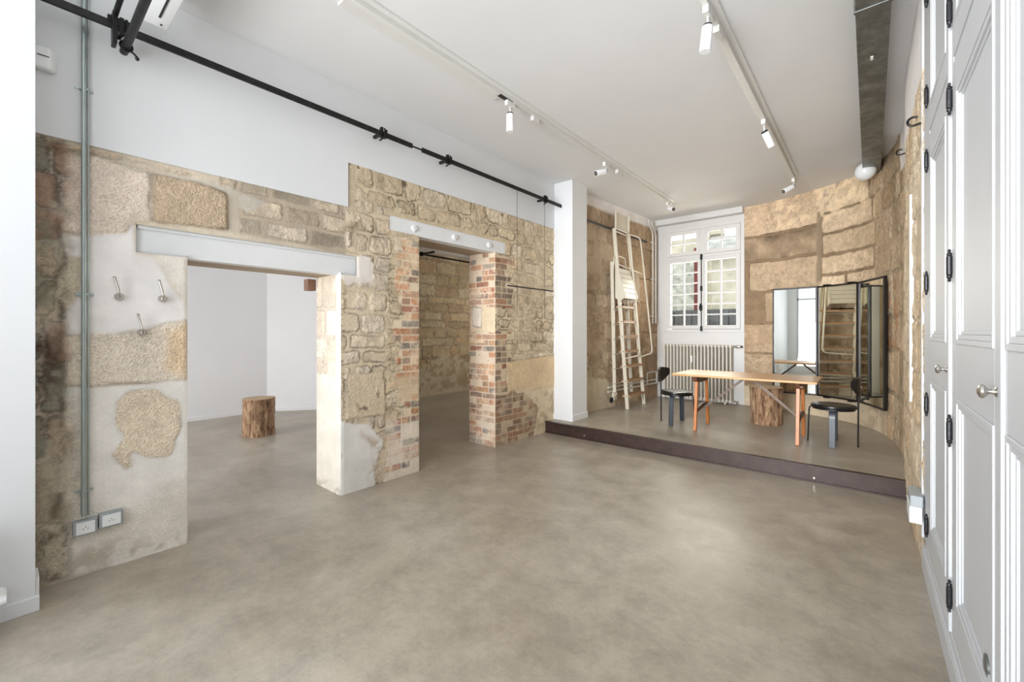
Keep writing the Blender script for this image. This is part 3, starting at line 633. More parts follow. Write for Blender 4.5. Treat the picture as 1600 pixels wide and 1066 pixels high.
# stone wall right of the window, curving round behind the mirror and on to the cupboards
RP = [(-1.66, 8.18), (-1.10, 8.06), (-.35, 7.66), (.0, 7.28), (.17, 6.8), (.25, 6.2), (.27, 5.4), (.235, 4.9), (.245, 3.5)]
def smoothpath(P, n=6):
    P = [Vector((p[0], p[1])) for p in P]; out = []
    for i in range(len(P)-1):
        p0 = P[max(i-1, 0)]; p1 = P[i]; p2 = P[i+1]; p3 = P[min(i+2, len(P)-1)]
        for k in range(n):
            t = k/n; out.append(.5*((2*p1)+(p2-p0)*t+(2*p0-5*p1+4*p2-p3)*t*t+(3*p1-p0-3*p2+p3)*t**3))
    out.append(P[-1]); return [(q.x, q.y) for q in out]
RPs = smoothpath(RP)
def paint_right(f):
    a, z = f.a, f.z
    f.put(np.ones_like(a), (176, 152, 122), 0, .5)
    PB = ((186, 163, 134), (192, 170, 141), (180, 156, 127), (188, 166, 137))
    MO = (128, 108, 84)
    f.rubble(sstep(1.16, 1.14, a+.02*f.n2), [0, .62, 1.05, 1.55, 2.07, 2.59, 3.02, 3.6], (2.5, 3.0), PB, mortar=MO, joint=.035, warp=.022, rnd=.03, hgt=.018, line=.6, g=.6, sd=1, merge=0)
    f.rubble(sstep(1.14, 1.16, a+.02*f.n2)*sstep(2.06, 2.02, a), [0, .6, 1.0, 1.5, 1.95, 2.26, 2.54, 2.86, 3.16, 3.6], (.5, 1.0), ((197, 176, 146), (186, 166, 137), (203, 183, 152), (178, 161, 134), (190, 171, 143)), mortar=MO, joint=.03, warp=.024, rnd=.03, hgt=.020, line=.6, g=.6, sd=2, merge=0)
    w = sstep(.05, .02, abs(a-1.15+.02*f.n2*2)-.008)*sstep(2.1, 2.2, z)*sstep(3.25, 3.2, z)
    f.put(w, (128, 114, 92), -.010, .4)
    f.rubble(sstep(2.02, 2.08, a), [0, .7, 1.2, 1.6, 2.1, 2.5, 2.9, 3.2, 3.6], (.25, .6), ((188, 168, 138), (172, 152, 122), (198, 180, 150), (162, 140, 110), (196, 170, 136)), mortar=(170, 154, 128), joint=.03, warp=.05, rnd=.05, hgt=.025, line=.5, g=.8, sd=3)
    f.patch([(1.2, 3.2), (1.5, 3.6), (1.28, 3.6), (1.1, 3.25)], (152, 134, 116), .0, .3, .03, sd=4)
    f.stain([(-.1, 0), (1.2, 0), (1.2, 2.0), (-.1, 2.0)], (146, 122, 94), .45, thr=-.03, sd=5)
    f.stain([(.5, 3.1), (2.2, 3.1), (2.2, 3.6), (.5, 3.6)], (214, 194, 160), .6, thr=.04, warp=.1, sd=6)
    f.patch([(-.1, 0), (1.0, .0), (2.4, 0), (2.4, .45), (1.2, .5), (.5, .42), (-.1, .55)], (196, 182, 156), .008, .5, .06, .04, sd=7)
    f.stain([(1.9, 0), (2.4, 0), (2.4, 3.6), (1.9, 3.6)], (150, 130, 104), .5, thr=0, sd=8)
    f.stain([(2.4, 1.2), (2.9, 1.2), (2.9, 2.0), (2.4, 2.0)], (168, 112, 66), .6, thr=.0, sd=9)
    # lighter masonry beside the cupboards
    m = sstep(3.2, 3.5, a)
    f.rubble(m, [0, .4, .8, 1.15, 1.5, 1.8, 2.2, 2.6, 3.1, 3.6], (.2, .55), ((216, 196, 164), (206, 184, 150), (222, 206, 178)), mortar=(200, 186, 160), joint=.03, warp=.05, rnd=.05, hgt=.02, line=.4, g=.7, sd=10)
    f.patch([(3.9, 1.3), (4.1, 1.3), (4.1, 2.2), (4.05, 2.6), (3.7, 2.7), (3.85, 2.0)], (226, 222, 214), .008, .15, .06, .02, sd=11)
    f.col *= (1+.20*sstep(2.8, 2.2, a))[..., None]  # window end made lighter in colour to replace light lacking there
    # white plaster over the stone on the right
    edge = 2.98+.12*np.clip((4.6-a)/1.2, 0, 3)
    f.put(sstep(-.01, .01, z-edge+.03*f.n2)*sstep(3.05, 3.15, a), (230, 230, 229), .010, .03)
er = MB()
for i in range(len(RPs)-1):
    (x0, y0), (x1, y1) = RPs[i], RPs[i+1]; t = Vector((x1-x0, y1-y0)).normalized(); n = Vector((-t.y, t.x))*.05
    m = Vector((-t.y, t.x))*.35; e = t*.02
    er.prism([(x0+n.x-e.x, y0+n.y-e.y), (x1+n.x+e.x, y1+n.y+e.y), (x1+m.x+e.x, y1+m.y+e.y), (x0+m.x-e.x, y0+m.y-e.y)], 0, CEIL)
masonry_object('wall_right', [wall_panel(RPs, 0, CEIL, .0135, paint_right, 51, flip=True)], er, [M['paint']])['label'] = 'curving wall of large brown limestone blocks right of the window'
struct('wall_right', MB().box(.86, .96, -2.3, 3.5, 0, CEIL).box(.3, .86, 3.5, 3.6, 0, CEIL), M['paint'], 'wall behind the white cupboards')

# window wall
WX0, WX1, WZ0, WZ1 = -3.02, -1.675, 1.43, 3.33; YW = 8.18
mb = MB().box(-3.5, WX0, YW, YW+.35, 0, CEIL).box(WX1, -1.55, YW, YW+.35, 0, CEIL).box(WX0, WX1, YW, YW+.35, 0, WZ0).box(WX0, WX1, YW, YW+.35, WZ1, CEIL)
struct('wall_back', mb, M['winpaint'], 'white painted wall round the courtyard window')
struct('trim_1', MB().box(-3.20, -1.66, YW-.14, YW+.01, 3.445, CEIL), M['winpaint'], 'white boxed beam over the courtyard window', bevel=.004)

# ceiling, floors
struct('ceiling', MB().box(-9, 1.2, -2.5, 9, CEIL, CEIL+.2), M['ceil'], 'white painted plaster ceiling')
struct('floor', MB().box(-9, 1.2, -2.5, 9.2, -.2, 0), M['floor'], 'polished grey concrete floor')
struct('floor', MB().box(XL-.3, .55, YST+.012, 8.6, 0, PLAT), M['floor'], 'raised polished concrete floor at the window end')
st = struct('trim_2', MB().box(XL+.0, .25, YST-.010, YST+.014, .004, PLAT-.012), M['step'], 'dark brown steel step edge between the two floor levels')
l = MB().box(XL+.0, .25, YST-.028, YST+.03, PLAT-.014, PLAT+.002).build('step_nosing', M['step'], st, bevel=.002)
l = MB().box(XL+.0, .25, YST-.024, YST, 0, .014).build('step_foot', M['step'], st)
for (u, v) in ((913, 681), (1272, 747)):
    p = at_y(u, v, YST-.012); MB().lathe([(.013, 0), (.013, .006), (.008, .010)], p, (0, -1, 0), 14).build('step_stud', M['chrome'], st, smooth=True)

# column and pier
struct('column', MB().box(XL-.02, -3.19, 5.10, 5.50, PLAT, CEIL), M['paint'], 'square white column beside the step', bevel=.004)
struct('baseboard_column', MB().box(XL, -3.178, 5.088, 5.512, PLAT, PLAT+.085), M['paint'], 'low white skirting round the column', bevel=.003)
struct('wall_pier', MB().box(-4.0, -3.25, -2.1, .094, 0, CEIL), M['paint'], 'white wall pier at the left edge')
struct('baseboard_left', MB().box(-3.26, -3.232, -2.1, .108, 0, .075).box(-3.40, -3.26, .094, .108, 0, .16), M['paint'], 'white skirting along the left pier', bevel=.003)

# front wall with the shopfront openings (behind the camera)
fw = MB(); FY0, FY1 = -2.3, -2.1
fw.box(-9, -7.6, FY0, FY1, 0, CEIL).box(-7.6, -5.0, FY0, FY1, 2.75, CEIL).box(-7.6, -5.0, FY0, FY1, 0, .25).box(-5.0, -3.0, FY0, FY1, 0, CEIL).box(-3.0, -.05, FY0, FY1, 3.42, CEIL).box(-3.0, -.05, FY0, FY1, 0, .35).box(-.05, 1.2, FY0, FY1, 0, CEIL)
struct('wall_front', fw, M['paint'], 'white shopfront wall')
wf = MB()
for x in (-3.0, -2.03, -1.06, -.1): wf.box(x, x+.05, FY0+.05, FY1-.05, .35, 3.42)
for zz in (.35, 2.5, 3.37): wf.box(-3.0, -.05, FY0+.05, FY1-.05, zz, zz+.05)
struct('window_2', wf, M['gloss'], 'white framed shopfront glazing')

# side rooms seen through the openings
struct('wall_side_room', MB().prism([(-8.2, -2.3), (-8.2, 2.98), (-7.71, 3.62), (-7.36, 4.05), (-7.5, 4.15), (-8.4, 3.1), (-8.4, -2.3)], 0, CEIL), M['room_paint'], 'white curved wall of the side room with the log stool')
struct('baseboard_side_room', MB().prism([(-8.2, -2.1), (-8.2, 2.98), (-7.71, 3.62), (-7.36, 4.05), (-7.345, 4.04), (-7.695, 3.61), (-8.185, 2.97), (-8.185, -2.1)], 0, .055), M['room_paint'], 'low white skirting of the side room')
struct('wall_light_partition', MB().prism([(-3.96, 2.40), (-7.45, 3.90), (-7.45, 4.06), (-3.96, 2.56)], 0, CEIL), M['room_paint'], 'unseen partition added to keep the light of the two side rooms apart')  # unseen wall, added so one room stays bright and the other dim
def paint_r2(f):
    f.put(np.ones_like(f.a), (184, 168, 138), 0, .4)
    P = ((200, 180, 144), (190, 170, 134), (206, 190, 158), (182, 160, 126), (196, 170, 130))
    f.rubble(np.ones_like(f.a), [0, .5, .82, 1.1, 1.28, 1.5, 1.66, 1.85, 2.05, 2.2, 2.45, 2.7, 3.0, 3.6], (.25, .7), P, mortar=(176, 160, 132), joint=.026, warp=.045, rnd=.04, hgt=.012, line=.45, sd=1)
    f.patch([(-.2, -.1), (5, -.1), (5, .55), (3.2, .75), (2.4, .9), (1.6, .55), (-.2, .6)], (196, 184, 158), .01, .3, .1, .05, sd=2)
    f.stain([(.5, .1), (4, .1), (4, .9), (.5, .7)], (150, 128, 96), .6, thr=.0, sd=3)
masonry_object('wall_side_room', [wall_panel([(-7.43, 3.98), (-7.43, 8.6)], 0, CEIL, .02, paint_r2, 61, flip=True)],
               MB().box(-7.7, -7.48, 3.98, 8.7, 0, CEIL).box(-7.7, -3.9, 8.4, 8.6, 0, CEIL), [M['paint']])['label'] = 'rough stone wall of the dim room through the second opening'

# steel lintels
t = struct('trim_3', MB().box(XL-.12, XL-.026, .505, 2.02, 1.912, 2.10).box(XL-.12, XL-.012, .53, 2.02, 2.070, 2.092), M['beam'], 'white painted steel lintel over the wide left opening')
t = struct('trim_4', MB().box(XL-.12, XL-.004, 2.34, 4.04, 2.385, 2.535), M['beam'], 'white painted steel lintel with three bolt heads')
for u, v in ((647, 357), (710, 371), (764, 383)):
    p = at_x(u, v, XL); MB().lathe([(.034, -.01), (.034, .014), (.024, .020)], p, (1, 0, 0), 6).build('bolt_head', M['beam'], t, bevel=.002)
struct('trim_5', MB().box(-4.05, -3.965, 1.79, 1.862, 1.80, 1.905), plain('raw_timber', (150, 116, 94), .7, var=.1), 'brown timber block at the top of the left opening')
struct('trim_6', MB().box(-4.10, -3.975, 2.70, 4.6, 2.372, 2.40), M['beam'], 'pale beam behind the second lintel')

# ------------------------------------------------------------------ courtyard window
wz = MB()
FR = .055
win = MB()
def frame_rect(mb, x0, x1, z0, z1, w, y0, y1):
    mb.box(x0, x0+w, y0, y1, z0, z1).box(x1-w, x1, y0, y1, z0, z1).box(x0+w, x1-w, y0, y1, z0, z0+w).box(x0+w, x1-w, y0, y1, z1-w, z1)
frame_rect(win, WX0-.02, WX1+.02, WZ0-.03, WZ1+.03, .06, YW-.02, YW+.07)
ZT = 2.80; XM = (WX0+WX1)/2
win.box(WX0+.04, WX1-.04, YW-.022, YW+.07, ZT-.025, ZT+.03)
win.box(XM-.035, XM+.035, YW-.022, YW+.07, ZT+.03, WZ1-.03)
window = struct('window_1', win, M['winpaint'], 'white French casement window with small panes and a dark bolt', bevel=.003)
def sash(x0, x1, z0, z1, nc, nr, lab=None):
    m = MB(); y0, y1 = YW-.035, YW+.015; w = .066
    frame_rect(m, x0, x1, z0, z1, w, y0, y1)
    gx0, gx1, gz0, gz1 = x0+w, x1-w, z0+w, z1-w
    for i in range(1, nc): c = gx0+(gx1-gx0)*i/nc; m.box(c-.013, c+.013, y0+.006, y1-.004, gz0, gz1)
    for i in range(1, nr): c = gz0+(gz1-gz0)*i/nr; m.box(gx0, gx1, y0+.009, y1-.007, c-.012, c+.012)
    o = m.build('casement', M['winpaint'], window, bevel=.003)
    MB().box(gx0-.005, gx1+.005, YW-.008, YW-.004, gz0-.005, gz1+.005).build('pane', M['glass'], o)
    return o
sash(WX0+.042, XM-.006, WZ0+.035, ZT-.028, 2, 6); s2 = sash(XM+.006, WX1-.042, WZ0+.035, ZT-.028, 2, 6)
sash(WX0+.042, XM-.03, ZT+.032, WZ1-.035, 2, 2); sash(XM+.03, WX1-.042, ZT+.032, WZ1-.035, 2, 2)
win_m = MB().box(XM-.035, XM+.035, YW-.045, YW-.034, WZ0+.03, ZT-.02).build('meeting_stile', M['winpaint'], window, bevel=.004)
bl = MB(); bl.cyl((XM, YW-.062, WZ0+.0), (XM, YW-.062, ZT+.03), .008, 10)
for zc in (WZ0+.04, WZ0+.42, 2.20, ZT-.03): bl.box(XM-.018, XM+.018, YW-.075, YW-.044, zc-.045, zc+.045)
bl.lathe([(.006, 0), (.02, .03), (.024, .07), (.012, .12), (.004, .14)], (XM-.01, YW-.085, WZ0+.36), (0, 0, 1), 12)
bl.build('bolt_rod', M['black'], window, bevel=.003)

# ------------------------------------------------------------------ courtyard beyond the window
struct('courtyard_ground', MB().box(-30, 20, 9.2, 40, -.3, -.02), M['ext_ground'], 'paved courtyard ground')
b = thing('courtyard_building', (-7.4, 17, 0), 'cream stone building with red shutters seen through the left casement', 'building')
mb = MB(); 
mb.box(-13, -4.6, 17, 20, 0, 5.0); mb.build('wall', M['ext_stone'], b)
for x in (-8.2, -6.35):
    f_ = MB().box(x, x+1.2, 16.95, 17.02, 2.2, 4.5).build('window_recess', M['ext_lace'], b)
    MB().box(x-.28, x, 16.9, 16.98, 2.2, 4.6).build('shutter', M['ext_red'], b); MB().box(x+1.2, x+1.48, 16.9, 16.98, 2.2, 4.6).build('shutter', M['ext_red'], b)
arch = MB()
for k in range(13):
    t0 = math.pi*k/13; t1 = math.pi*(k+.94)/13; c = (-6.1, 5.0)
    pts = [(c[0]+math.cos(t)*r, c[1]+math.sin(t)*r) for r, t in ((1.5, t0), (1.5, t1), (1.95, t1), (1.95, t0))]
    arch.add([(x, 16.8, z) for x, z in pts]+[(x, 17.3, z) for x, z in pts], [(0,1,2,3),(7,6,5,4),(0,4,5,1),(1,5,6,2),(2,6,7,3),(3,7,4,0)])
arch.build('arch', M['ext_stone'], b)
b2 = thing('courtyard_building', (-2.6, 16, 0), 'cream building with a slate roof seen through the right casement', 'building')
MB().box(-4.25, 1.5, 15.9, 16.75, 0, 4.0).build('wall', M['ext_stone'], b2)
rf = MB().add([(-4.5, 15.7, 3.95), (1.8, 15.7, 3.95), (1.8, 16.75, 4.80), (-4.5, 16.75, 4.80), (-4.5, 15.7, 4.05), (1.8, 15.7, 4.05), (1.8, 16.75, 4.90), (-4.5, 16.75, 4.90)], [(3,2,1,0),(4,5,6,7),(0,1,5,4),(1,2,6,5),(2,3,7,6),(3,0,4,7)])
for k in range(8):
    yy = 15.72+k*.118; zz = 4.05+(yy-15.7)*.804; rf.box(-4.5, 1.8, yy, yy+.03, zz, zz+.05)
rf.build('slate_roof', M['ext_roof'], b2)
b3 = MB().box(-12, 3, 13.0, 13.1, 0, 2.05)
for k in range(60): b3.box(-12+k*.25, -12+k*.25+.22, 12.96, 13.0, 0, 2.0)
tag(b3.build('board_fence', M['ext_dark'], base=(-4, 13, 0)), 'grey board fence filling the lowest window panes', 'fence')

# ------------------------------------------------------------------ radiator under the window
RX0, RX1 = -3.01, -1.81; RZ0, RZ1 = PLAT+.035, 1.185
r = thing('radiator', (-2.4, YW-.12, PLAT), 'cream column radiator under the courtyard window', 'radiator')
N = 20; pw = (RX1-RX0)/N
for k in range(N):
    xc = RX0+pw*(k+.5); c = MB()
    for yy in (YW-.165, YW-.115, YW-.065): c.tube(fillet([(xc, yy, RZ0+.03), (xc, yy, RZ1-.03)]), .0165, 8)
    c.box(xc-.019, xc+.019, YW-.185, YW-.045, RZ1-.045, RZ1-.005).box(xc-.019, xc+.019, YW-.185, YW-.045, RZ0+.0, RZ0+.045)
    c.box(xc-.0285, xc+.0285, YW-.135, YW-.095, RZ1-.04, RZ1-.012).box(xc-.0285, xc+.0285, YW-.135, YW-.095, RZ0+.006, RZ0+.034)
    c.build('column', M['radiator'], r, smooth=True, bevel=.006)
v = MB().cyl((RX1, YW-.115, RZ1-.028), (RX1+.11, YW-.115, RZ1-.028), .016, 12).lathe([(.022, 0), (.026, .03), (.02, .07)], (RX1+.04, YW-.115, RZ1-.028), (1, 0, 0), 14).build('valve', M['chrome'], r, smooth=True)
MB().lathe([(.017, 0), (.017, .022)], (RX1+.12, YW-.115, RZ1-.028), (1, 0, 0), 12).build('valve_cap', M['black'], v)
MB().cyl((RX1, YW-.115, RZ0+.02), (RX1+.07, YW-.115, RZ0+.02), .012, 10).cyl((RX1+.06, YW-.115, RZ0+.02), (RX1+.06, YW-.115, PLAT+.0), .010, 10).build('drain_tap', M['chrome'], r)
MB().box(-2.49, -2.46, YW-.205, YW-.19, .86, .98).build('heat_meter', M['plastic'], r, bevel=.004)
for xx in (RX0+.12, RX1-.12): MB().box(xx-.015, xx+.015, YW-.15, YW-.005, PLAT, RZ0+.01).build('foot', M['radiator'], r)

# heating pipes along the wall, and the pair of conduits in the corner
def tagmesh(name, mb, mat, label, cat, group=None, **kw):
    o = mb.build(name, mat, **kw)
    return tag(o, label, cat, group)
pm = MB()
def l2x(y): return -3.42+(y-5.2)/3.0*.24
for zz, dy in ((.505, 0), (.435, 0)):
    pm.tube(fillet([(l2x(6.3)+.07, 6.3, zz), (l2x(8.0)+.07, YW-.07, zz), (RX0+.03, YW-.07, zz)], .05), .015, 8)
pm.tube(fillet([(l2x(7.75)+.09, 7.55, .44), (l2x(7.75)+.09, 7.55, .66), (l2x(7.85)+.09, 7.98, .66), (l2x(7.85)+.09, 7.98, .44)], .05), .012, 8)
tagmesh('heating_pipe', pm, M['pipe'], 'pair of cream heating pipes running from behind the ladder to the radiator', 'pipe', smooth=True)
for k, xx in enumerate((-3.165, -3.115)):
    yy = 7.90+.12*k; xx = l2x(yy)+.045
    pts = [(xx, yy-.20, 3.50), (xx, yy-.18, 3.42), (xx, yy, 3.30), (xx, yy, 1.57)]
    m = MB().tube(fillet(pts, .08), .016, 8)
    for zz in (1.7, 2.4, 3.1): m.box(xx-.04, xx+.004, yy-.024, yy+.024, zz, zz+.02)
    tagmesh('cable_conduit', m, M['pipe'], ('left', 'right')[k]+' one of the two thin cream conduits beside the window', 'conduit', 'conduits beside the window', smooth=True)

# ------------------------------------------------------------------ wall rail, its brackets, and what hangs near it
RZ = 3.205; RXX = -3.375
rl = thing('hanging_rail', (RXX, 2.5, RZ), 'long black steel rail running along the upper left wall', 'rail')
ya, yb = at_x(644, 230, RXX).y, at_x(659, 236, RXX).y
MB().box(RXX-.008, RXX+.012, -1.9, ya, RZ-.022, RZ+.022).build('bar', M['rail'], rl, bevel=.003)
MB().box(RXX-.008, RXX+.012, yb, 5.098, RZ-.022, RZ+.022).build('bar', M['rail'], rl, bevel=.003)
MB().cyl((RXX, ya, RZ), (RXX, yb, RZ), .008, 8).build('joint_pin', M['black'], rl)
for (u, v) in ((596, 210), (699, 252), (851, 315), (190, 45)):
    p = at_x(u, v, RXX); y = p.y; m = MB()
    m.box(XL+.012, RXX-.008, y-.012, y+.012, RZ-.012, RZ+.012).box(RXX-.014, RXX+.018, y-.010, y+.010, RZ-.036, RZ+.055)
    m.tube([(RXX+.02, y+.02, RZ+.05), (RXX+.03, y+.02, RZ-.03), (RXX+.0, y-.02, RZ-.07)], .007, 8).box(RXX-.015, RXX+.02, y+.035, y+.05, RZ-.03, RZ+.045)
    m.build('bracket', M['black'], rl)
# cross rail
cy = .455; cz = 1.42+1.2*1.42-.02
cr = thing('cross_rail', (-2.4, cy, cz), 'dark round steel tube crossing under the wall rail at the upper left', 'rail')
MB().cyl((-3.44, cy, cz), (-1.0, cy, cz), .021, 16).build('tube', M['rail'], cr, smooth=True)
MB().box(-3.40, -3.33, cy-.062, cy-.042, cz-.02, cz+.17).box(-3.39, -3.36, cy-.08, cy+.03, cz+.10, cz+.15).cyl((-3.36, cy-.05, cz+.15), (-1.0, cy-.05, cz+.15), .014, 12).build('clamp', M['black'], cr, bevel=.003)
cc = MB(); cc.tube([(-3.36+.0, cy+math.cos(t)*.028, cz+math.sin(t)*.028) for t in [k*math.pi/6 for k in range(13)]], .006, 8)
cc.tube([(-3.36, cy+.02, cz-.02), (-3.35, cy+.035, cz-.035), (-3.345, cy+.045, cz-.05)], .006, 8).lathe([(.004, 0), (.012, .012), (.004, .026)], (-3.345, cy+.047, cz-.07), n=10)
cc.build('cable_tie', M['black'], cr, smooth=True)
for x in (-2.6, -1.5): MB().cyl((x, cy, cz+.0), (x, cy, CEIL), .006, 8).build('hanger', M['black'], cr)
lb = thing('ceiling_heater', (-2.3, .56, 3.4), 'white louvred box fitting hanging beside the dark tube at the upper left', 'heater')
MB().box(-3.31, -1.4, .52, .64, 3.27, 3.44).build('housing', M['plastic'], lb, bevel=.006)
m = MB()
for k in range(6): m.box(-3.29, -1.42, .514, .52, 3.285+k*.024, 3.285+k*.024+.012)
m.build('louvre', M['greyplastic'], lb)
MB().box(-3.20, -1.5, .575, .585, 3.266, 3.272).build('slot', M['grille'], lb)
MB().lathe([(.006, 0), (.006, .004)], (-3.27, .60, 3.265), n=10).build('screw', M['grille'], lb)
for x in (-3.0, -1.7): MB().cyl((x, .58, 3.44), (x, .58, CEIL), .005, 8).build('hanger', M['black'], lb)

# trapeze: thin bar on two wires
tb = thing('hanging_bar', (-3.36, 4.4, 1.98), 'thin black bar hanging on two fine wires beside the brick corner', 'hanging bar')
y0 = at_x(793, 447, -3.38).y; y1 = at_x(864, 454, -3.38).y
MB().cyl((-3.38, y0, 1.98), (-3.38, y1, 1.98), .0085, 10).build('bar', M['black'], tb, smooth=True)
for u in (808, 851):
    y = at_x(u, 400, -3.38).y; MB().cyl((-3.38, y, RZ-.02), (-3.38, y, 1.60), .0028, 6).build('wire', M['black'], tb)

rd = thing('curtain_rod', (-4.2, 3.9, 2.37), 'black rod behind the top of the brick edged opening', 'rod')
MB().cyl((-4.2, 3.22, 2.365), (-4.2, 4.60, 2.365), .011, 10).build('bar', M['rail'], rd, smooth=True)
for y in (3.27, 4.5): MB().box(-4.215, -3.965, y-.01, y+.01, 2.355, 2.375).box(-4.215, -4.185, y-.014, y+.014, 2.34, 2.40).build('bracket', M['black'], rd)

# ------------------------------------------------------------------ vertical conduit, sockets, hooks, alarm box on the left wall
CX = XL+.035
pa = at_x(131, 400, CX); yc = pa.y; zb = at_x(134, 806, CX).z
cd = thing('wall_conduit', (CX, yc, zb), 'tall grey metal conduit running down the left wall to the sockets', 'conduit')
MB().cyl((CX, yc, zb), (CX, yc, CEIL), .0115, 14).cyl((CX-.006, yc+.019, zb), (CX-.006, yc+.019, CEIL), .0045, 10).build('tube', M['conduit'], cd, smooth=True)
MB().cyl((CX, yc, zb+.02), (CX, yc, zb+.14), .0135, 14).build('coupling', M['conduit'], cd, smooth=True)
for v in (138, 460, 768):
    z = at_x(131, v, CX).z
    MB().box(XL-.002, CX, yc-.018, yc+.018, z-.008, z+.008).box(XL+.010, XL+.018, yc-.036, yc+.042, z-.007, z+.007).build('clip', M['conduit'], cd, bevel=.002)
for k, (ul, ur, vt, vb) in enumerate(((114, 153, 812, 841), (155, 193, 798, 831))):
    a = at_x(ul, 840 if k == 0 else 828, XL+.05); c = at_x(ur, 805 if k == 0 else 793, XL+.05)
    ya, yb = a.y, c.y; zc = at_x((ul+ur)/2, (812+838)/2 if k == 0 else (797+827)/2, XL+.05).z; hz = .043
    so = thing('wall_socket', (XL, (ya+yb)/2, zc), ('left', 'right')[k]+' hand grey metal box with a white double-pin socket low on the left wall', 'socket', 'sockets at the foot of the conduit')
    MB().box(XL-.002, XL+.048, ya, yb, zc-hz, zc+hz).build('back_box', M['socketbox'], so, bevel=.003)
    pl = MB().box(XL+.044, XL+.054, ya+.012, yb-.012, zc-hz+.010, zc+hz-.010).build('plate', M['plastic'], so, bevel=.002)
    ym = (ya+yb)/2
    m = MB()
    for dy, dz in ((-.0095, -.004), (.0095, -.004), (0, .006)): m.lathe([(.0026, 0), (.0026, .0012)], (XL+.0538, ym+dy, zc+dz), (1, 0, 0), 10)
    m.build('pin_hole', M['grille'], pl)
    for sy in (ya+.006, yb-.006):
        for sz in (-hz+.006, hz-.006): MB().lathe([(.003, 0), (.003, .002)], (XL+.048, sy, zc+sz), (1, 0, 0), 8).build('screw', M['chrome'], so)
HK = ((186, 464, 'upper left'), (254, 467, 'upper right'), (222, 520, 'lowest'))
for (u, v, w) in HK:
    p = at_x(u, v, XL+.01); 
    hk = thing('coat_hook', (XL, p.y, p.z), w+' of the three brushed metal coat hooks on the left wall', 'coat hook', 'coat hooks on the left wall')
    MB().lathe([(.024, -.006), (.024, .004), (.021, .010), (.017, .020), (.012, .028), (.006, .032)], (XL+.008, p.y, p.z), (1, 0, 0), 24).build('rosette', M['chrome'], hk, smooth=True)
    x = XL+.02
    pts = [(x, p.y, p.z+.0), (x+.022, p.y, p.z-.004), (x+.034, p.y-.004, p.z+.02), (x+.034, p.y-.012, p.z+.06), (x+.040, p.y-.026, p.z+.112)]
    MB().tube(fillet(pts, .02), [.008]*0 or .0075, 10).lathe([(.004, -.006), (.010, 0), (.004, .006)], pts[-1], (0, .2, 1), 12).tube(fillet([(x, p.y, p.z-.002), (x+.03, p.y, p.z-.022), (x+.045, p.y, p.z-.012)], .012), .007, 10).build('prong', M['chrome'], hk, smooth=True)
p = at_x(66, 92, XL+.03)
ab = thing('alarm_sounder', (XL+.012, p.y, p.z), 'pale plastic alarm box high on the wall in the left corner', 'alarm box')
MB().prism([(XL+.01, p.y-.055), (XL+.055, p.y-.04), (XL+.06, p.y+.03), (XL+.01, p.y+.06)], p.z-.06, p.z+.06).build('housing', M['plastic'], ab, bevel=.012)
MB().box(XL+.056, XL+.062, p.y-.02, p.y+.025, p.z+.006, p.z+.010).build('slot', M['grille'], ab)
MB().tube([(XL+.02, p.y-.05, p.z+.05), (XL+.018, p.y-.05, p.z+.25), (XL+.016, p.y-.045, CEIL)], .003, 6).build('cable', M['greyplastic'], ab)

# radiator just visible at the left edge
r2 = thing('radiator', (-3.05, -.45, 0), 'white radiator cut by the left edge of the photo', 'radiator')
for k in range(6):
    yc2 = -.62+k*.09
    MB().box(-3.12, -3.02, yc2-.03, yc2+.03, .19, .52).build('column', M['plastic'], r2, bevel=.02)
MB().tube(fillet([(-3.13, .0, .15), (-3.13, -.02, .15), (-3.20, -.02, .15), (-3.245, -.02, .15)], .03), .022, 10).build('pipe', M['plastic'], r2, smooth=True)
for y in (-.55, -.3): MB().box(-3.1, -3.04, y, y+.1, 0, .2).build('foot', M['plastic'], r2)
MB().box(-3.14, -3.0, -.19, -.13, .02, .16).build('valve', M['plastic'], r2, bevel=.01)

# ------------------------------------------------------------------ ceiling tracks and spotlights
def spotlight(p, d, label, face=True, size=1.0):
    p = Vector(p); d = Vector(d).normalized(); o = thing('spotlight', (p.x, p.y, CEIL-.05), label, 'spotlight', 'white spotlights on the ceiling tracks')
    MB().box(p.x-.018, p.x+.018, p.y-.055, p.y+.055, CEIL-.105, CEIL-.058).build('adapter', M['track'], o, bevel=.003)
    j = Vector((p.x, p.y, CEIL-.155))
    MB().cyl((p.x, p.y, CEIL-.105), j, .0065, 10).build('stem', M['track'], o)
    st_ = j + d*(.0)
    R = .034*size; L = .15*size
    body = [(R*.55, -.01), (R*.98, -.006), (R, .0), (R, .042), (R*.94, .043), (R*.94, .046), (R, .047), (R, L-.004), (R*.94, L)]
    ls = MB().lathe(body, j+d*.022, d, 28).build('lamp_body', M['plastic'], o, smooth=True)
    MB().lathe([(R*.82, -.020), (R*.92, -.006)], j+d*.022, d, 20).build('heat_sink', M['grille'], ls)
    if face: MB().lathe([(R*.80, L-.002), (R*.80, L+.0015)], j+d*.022, d, 20).build('lens', M['grille'], ls)
    if face: MB().lathe([(R*.45, L+.001), (R*.45, L+.004)], j+d*.022, d, 20).build('reflector', M['chrome'], ls)
T1X, T2X = -2.49, -.80
def track(name, x, y0, y1, label, wide):
    o = thing(name, (x, (y0+y1)/2, CEIL), label, 'light track')
    MB().box(x-.055, x+.055, y0, y1, CEIL-.018, CEIL).build('base_channel', M['track'], o, bevel=.002)
    MB().box(x-.02, x+.016, y0+.01, y1-.01, CEIL-.056, CEIL-.018).build('rail', M['track'], o, bevel=.002)
    return o
t1 = track('light_track', T1X, .9, 7.02, 'long white ceiling track nearer the left wall, with three spotlights', 1)
MB().box(T1X-.15, T1X-.056, 1.38, 2.86, CEIL-.022, CEIL).build('flush_cover', M['track'], t1, bevel=.003)
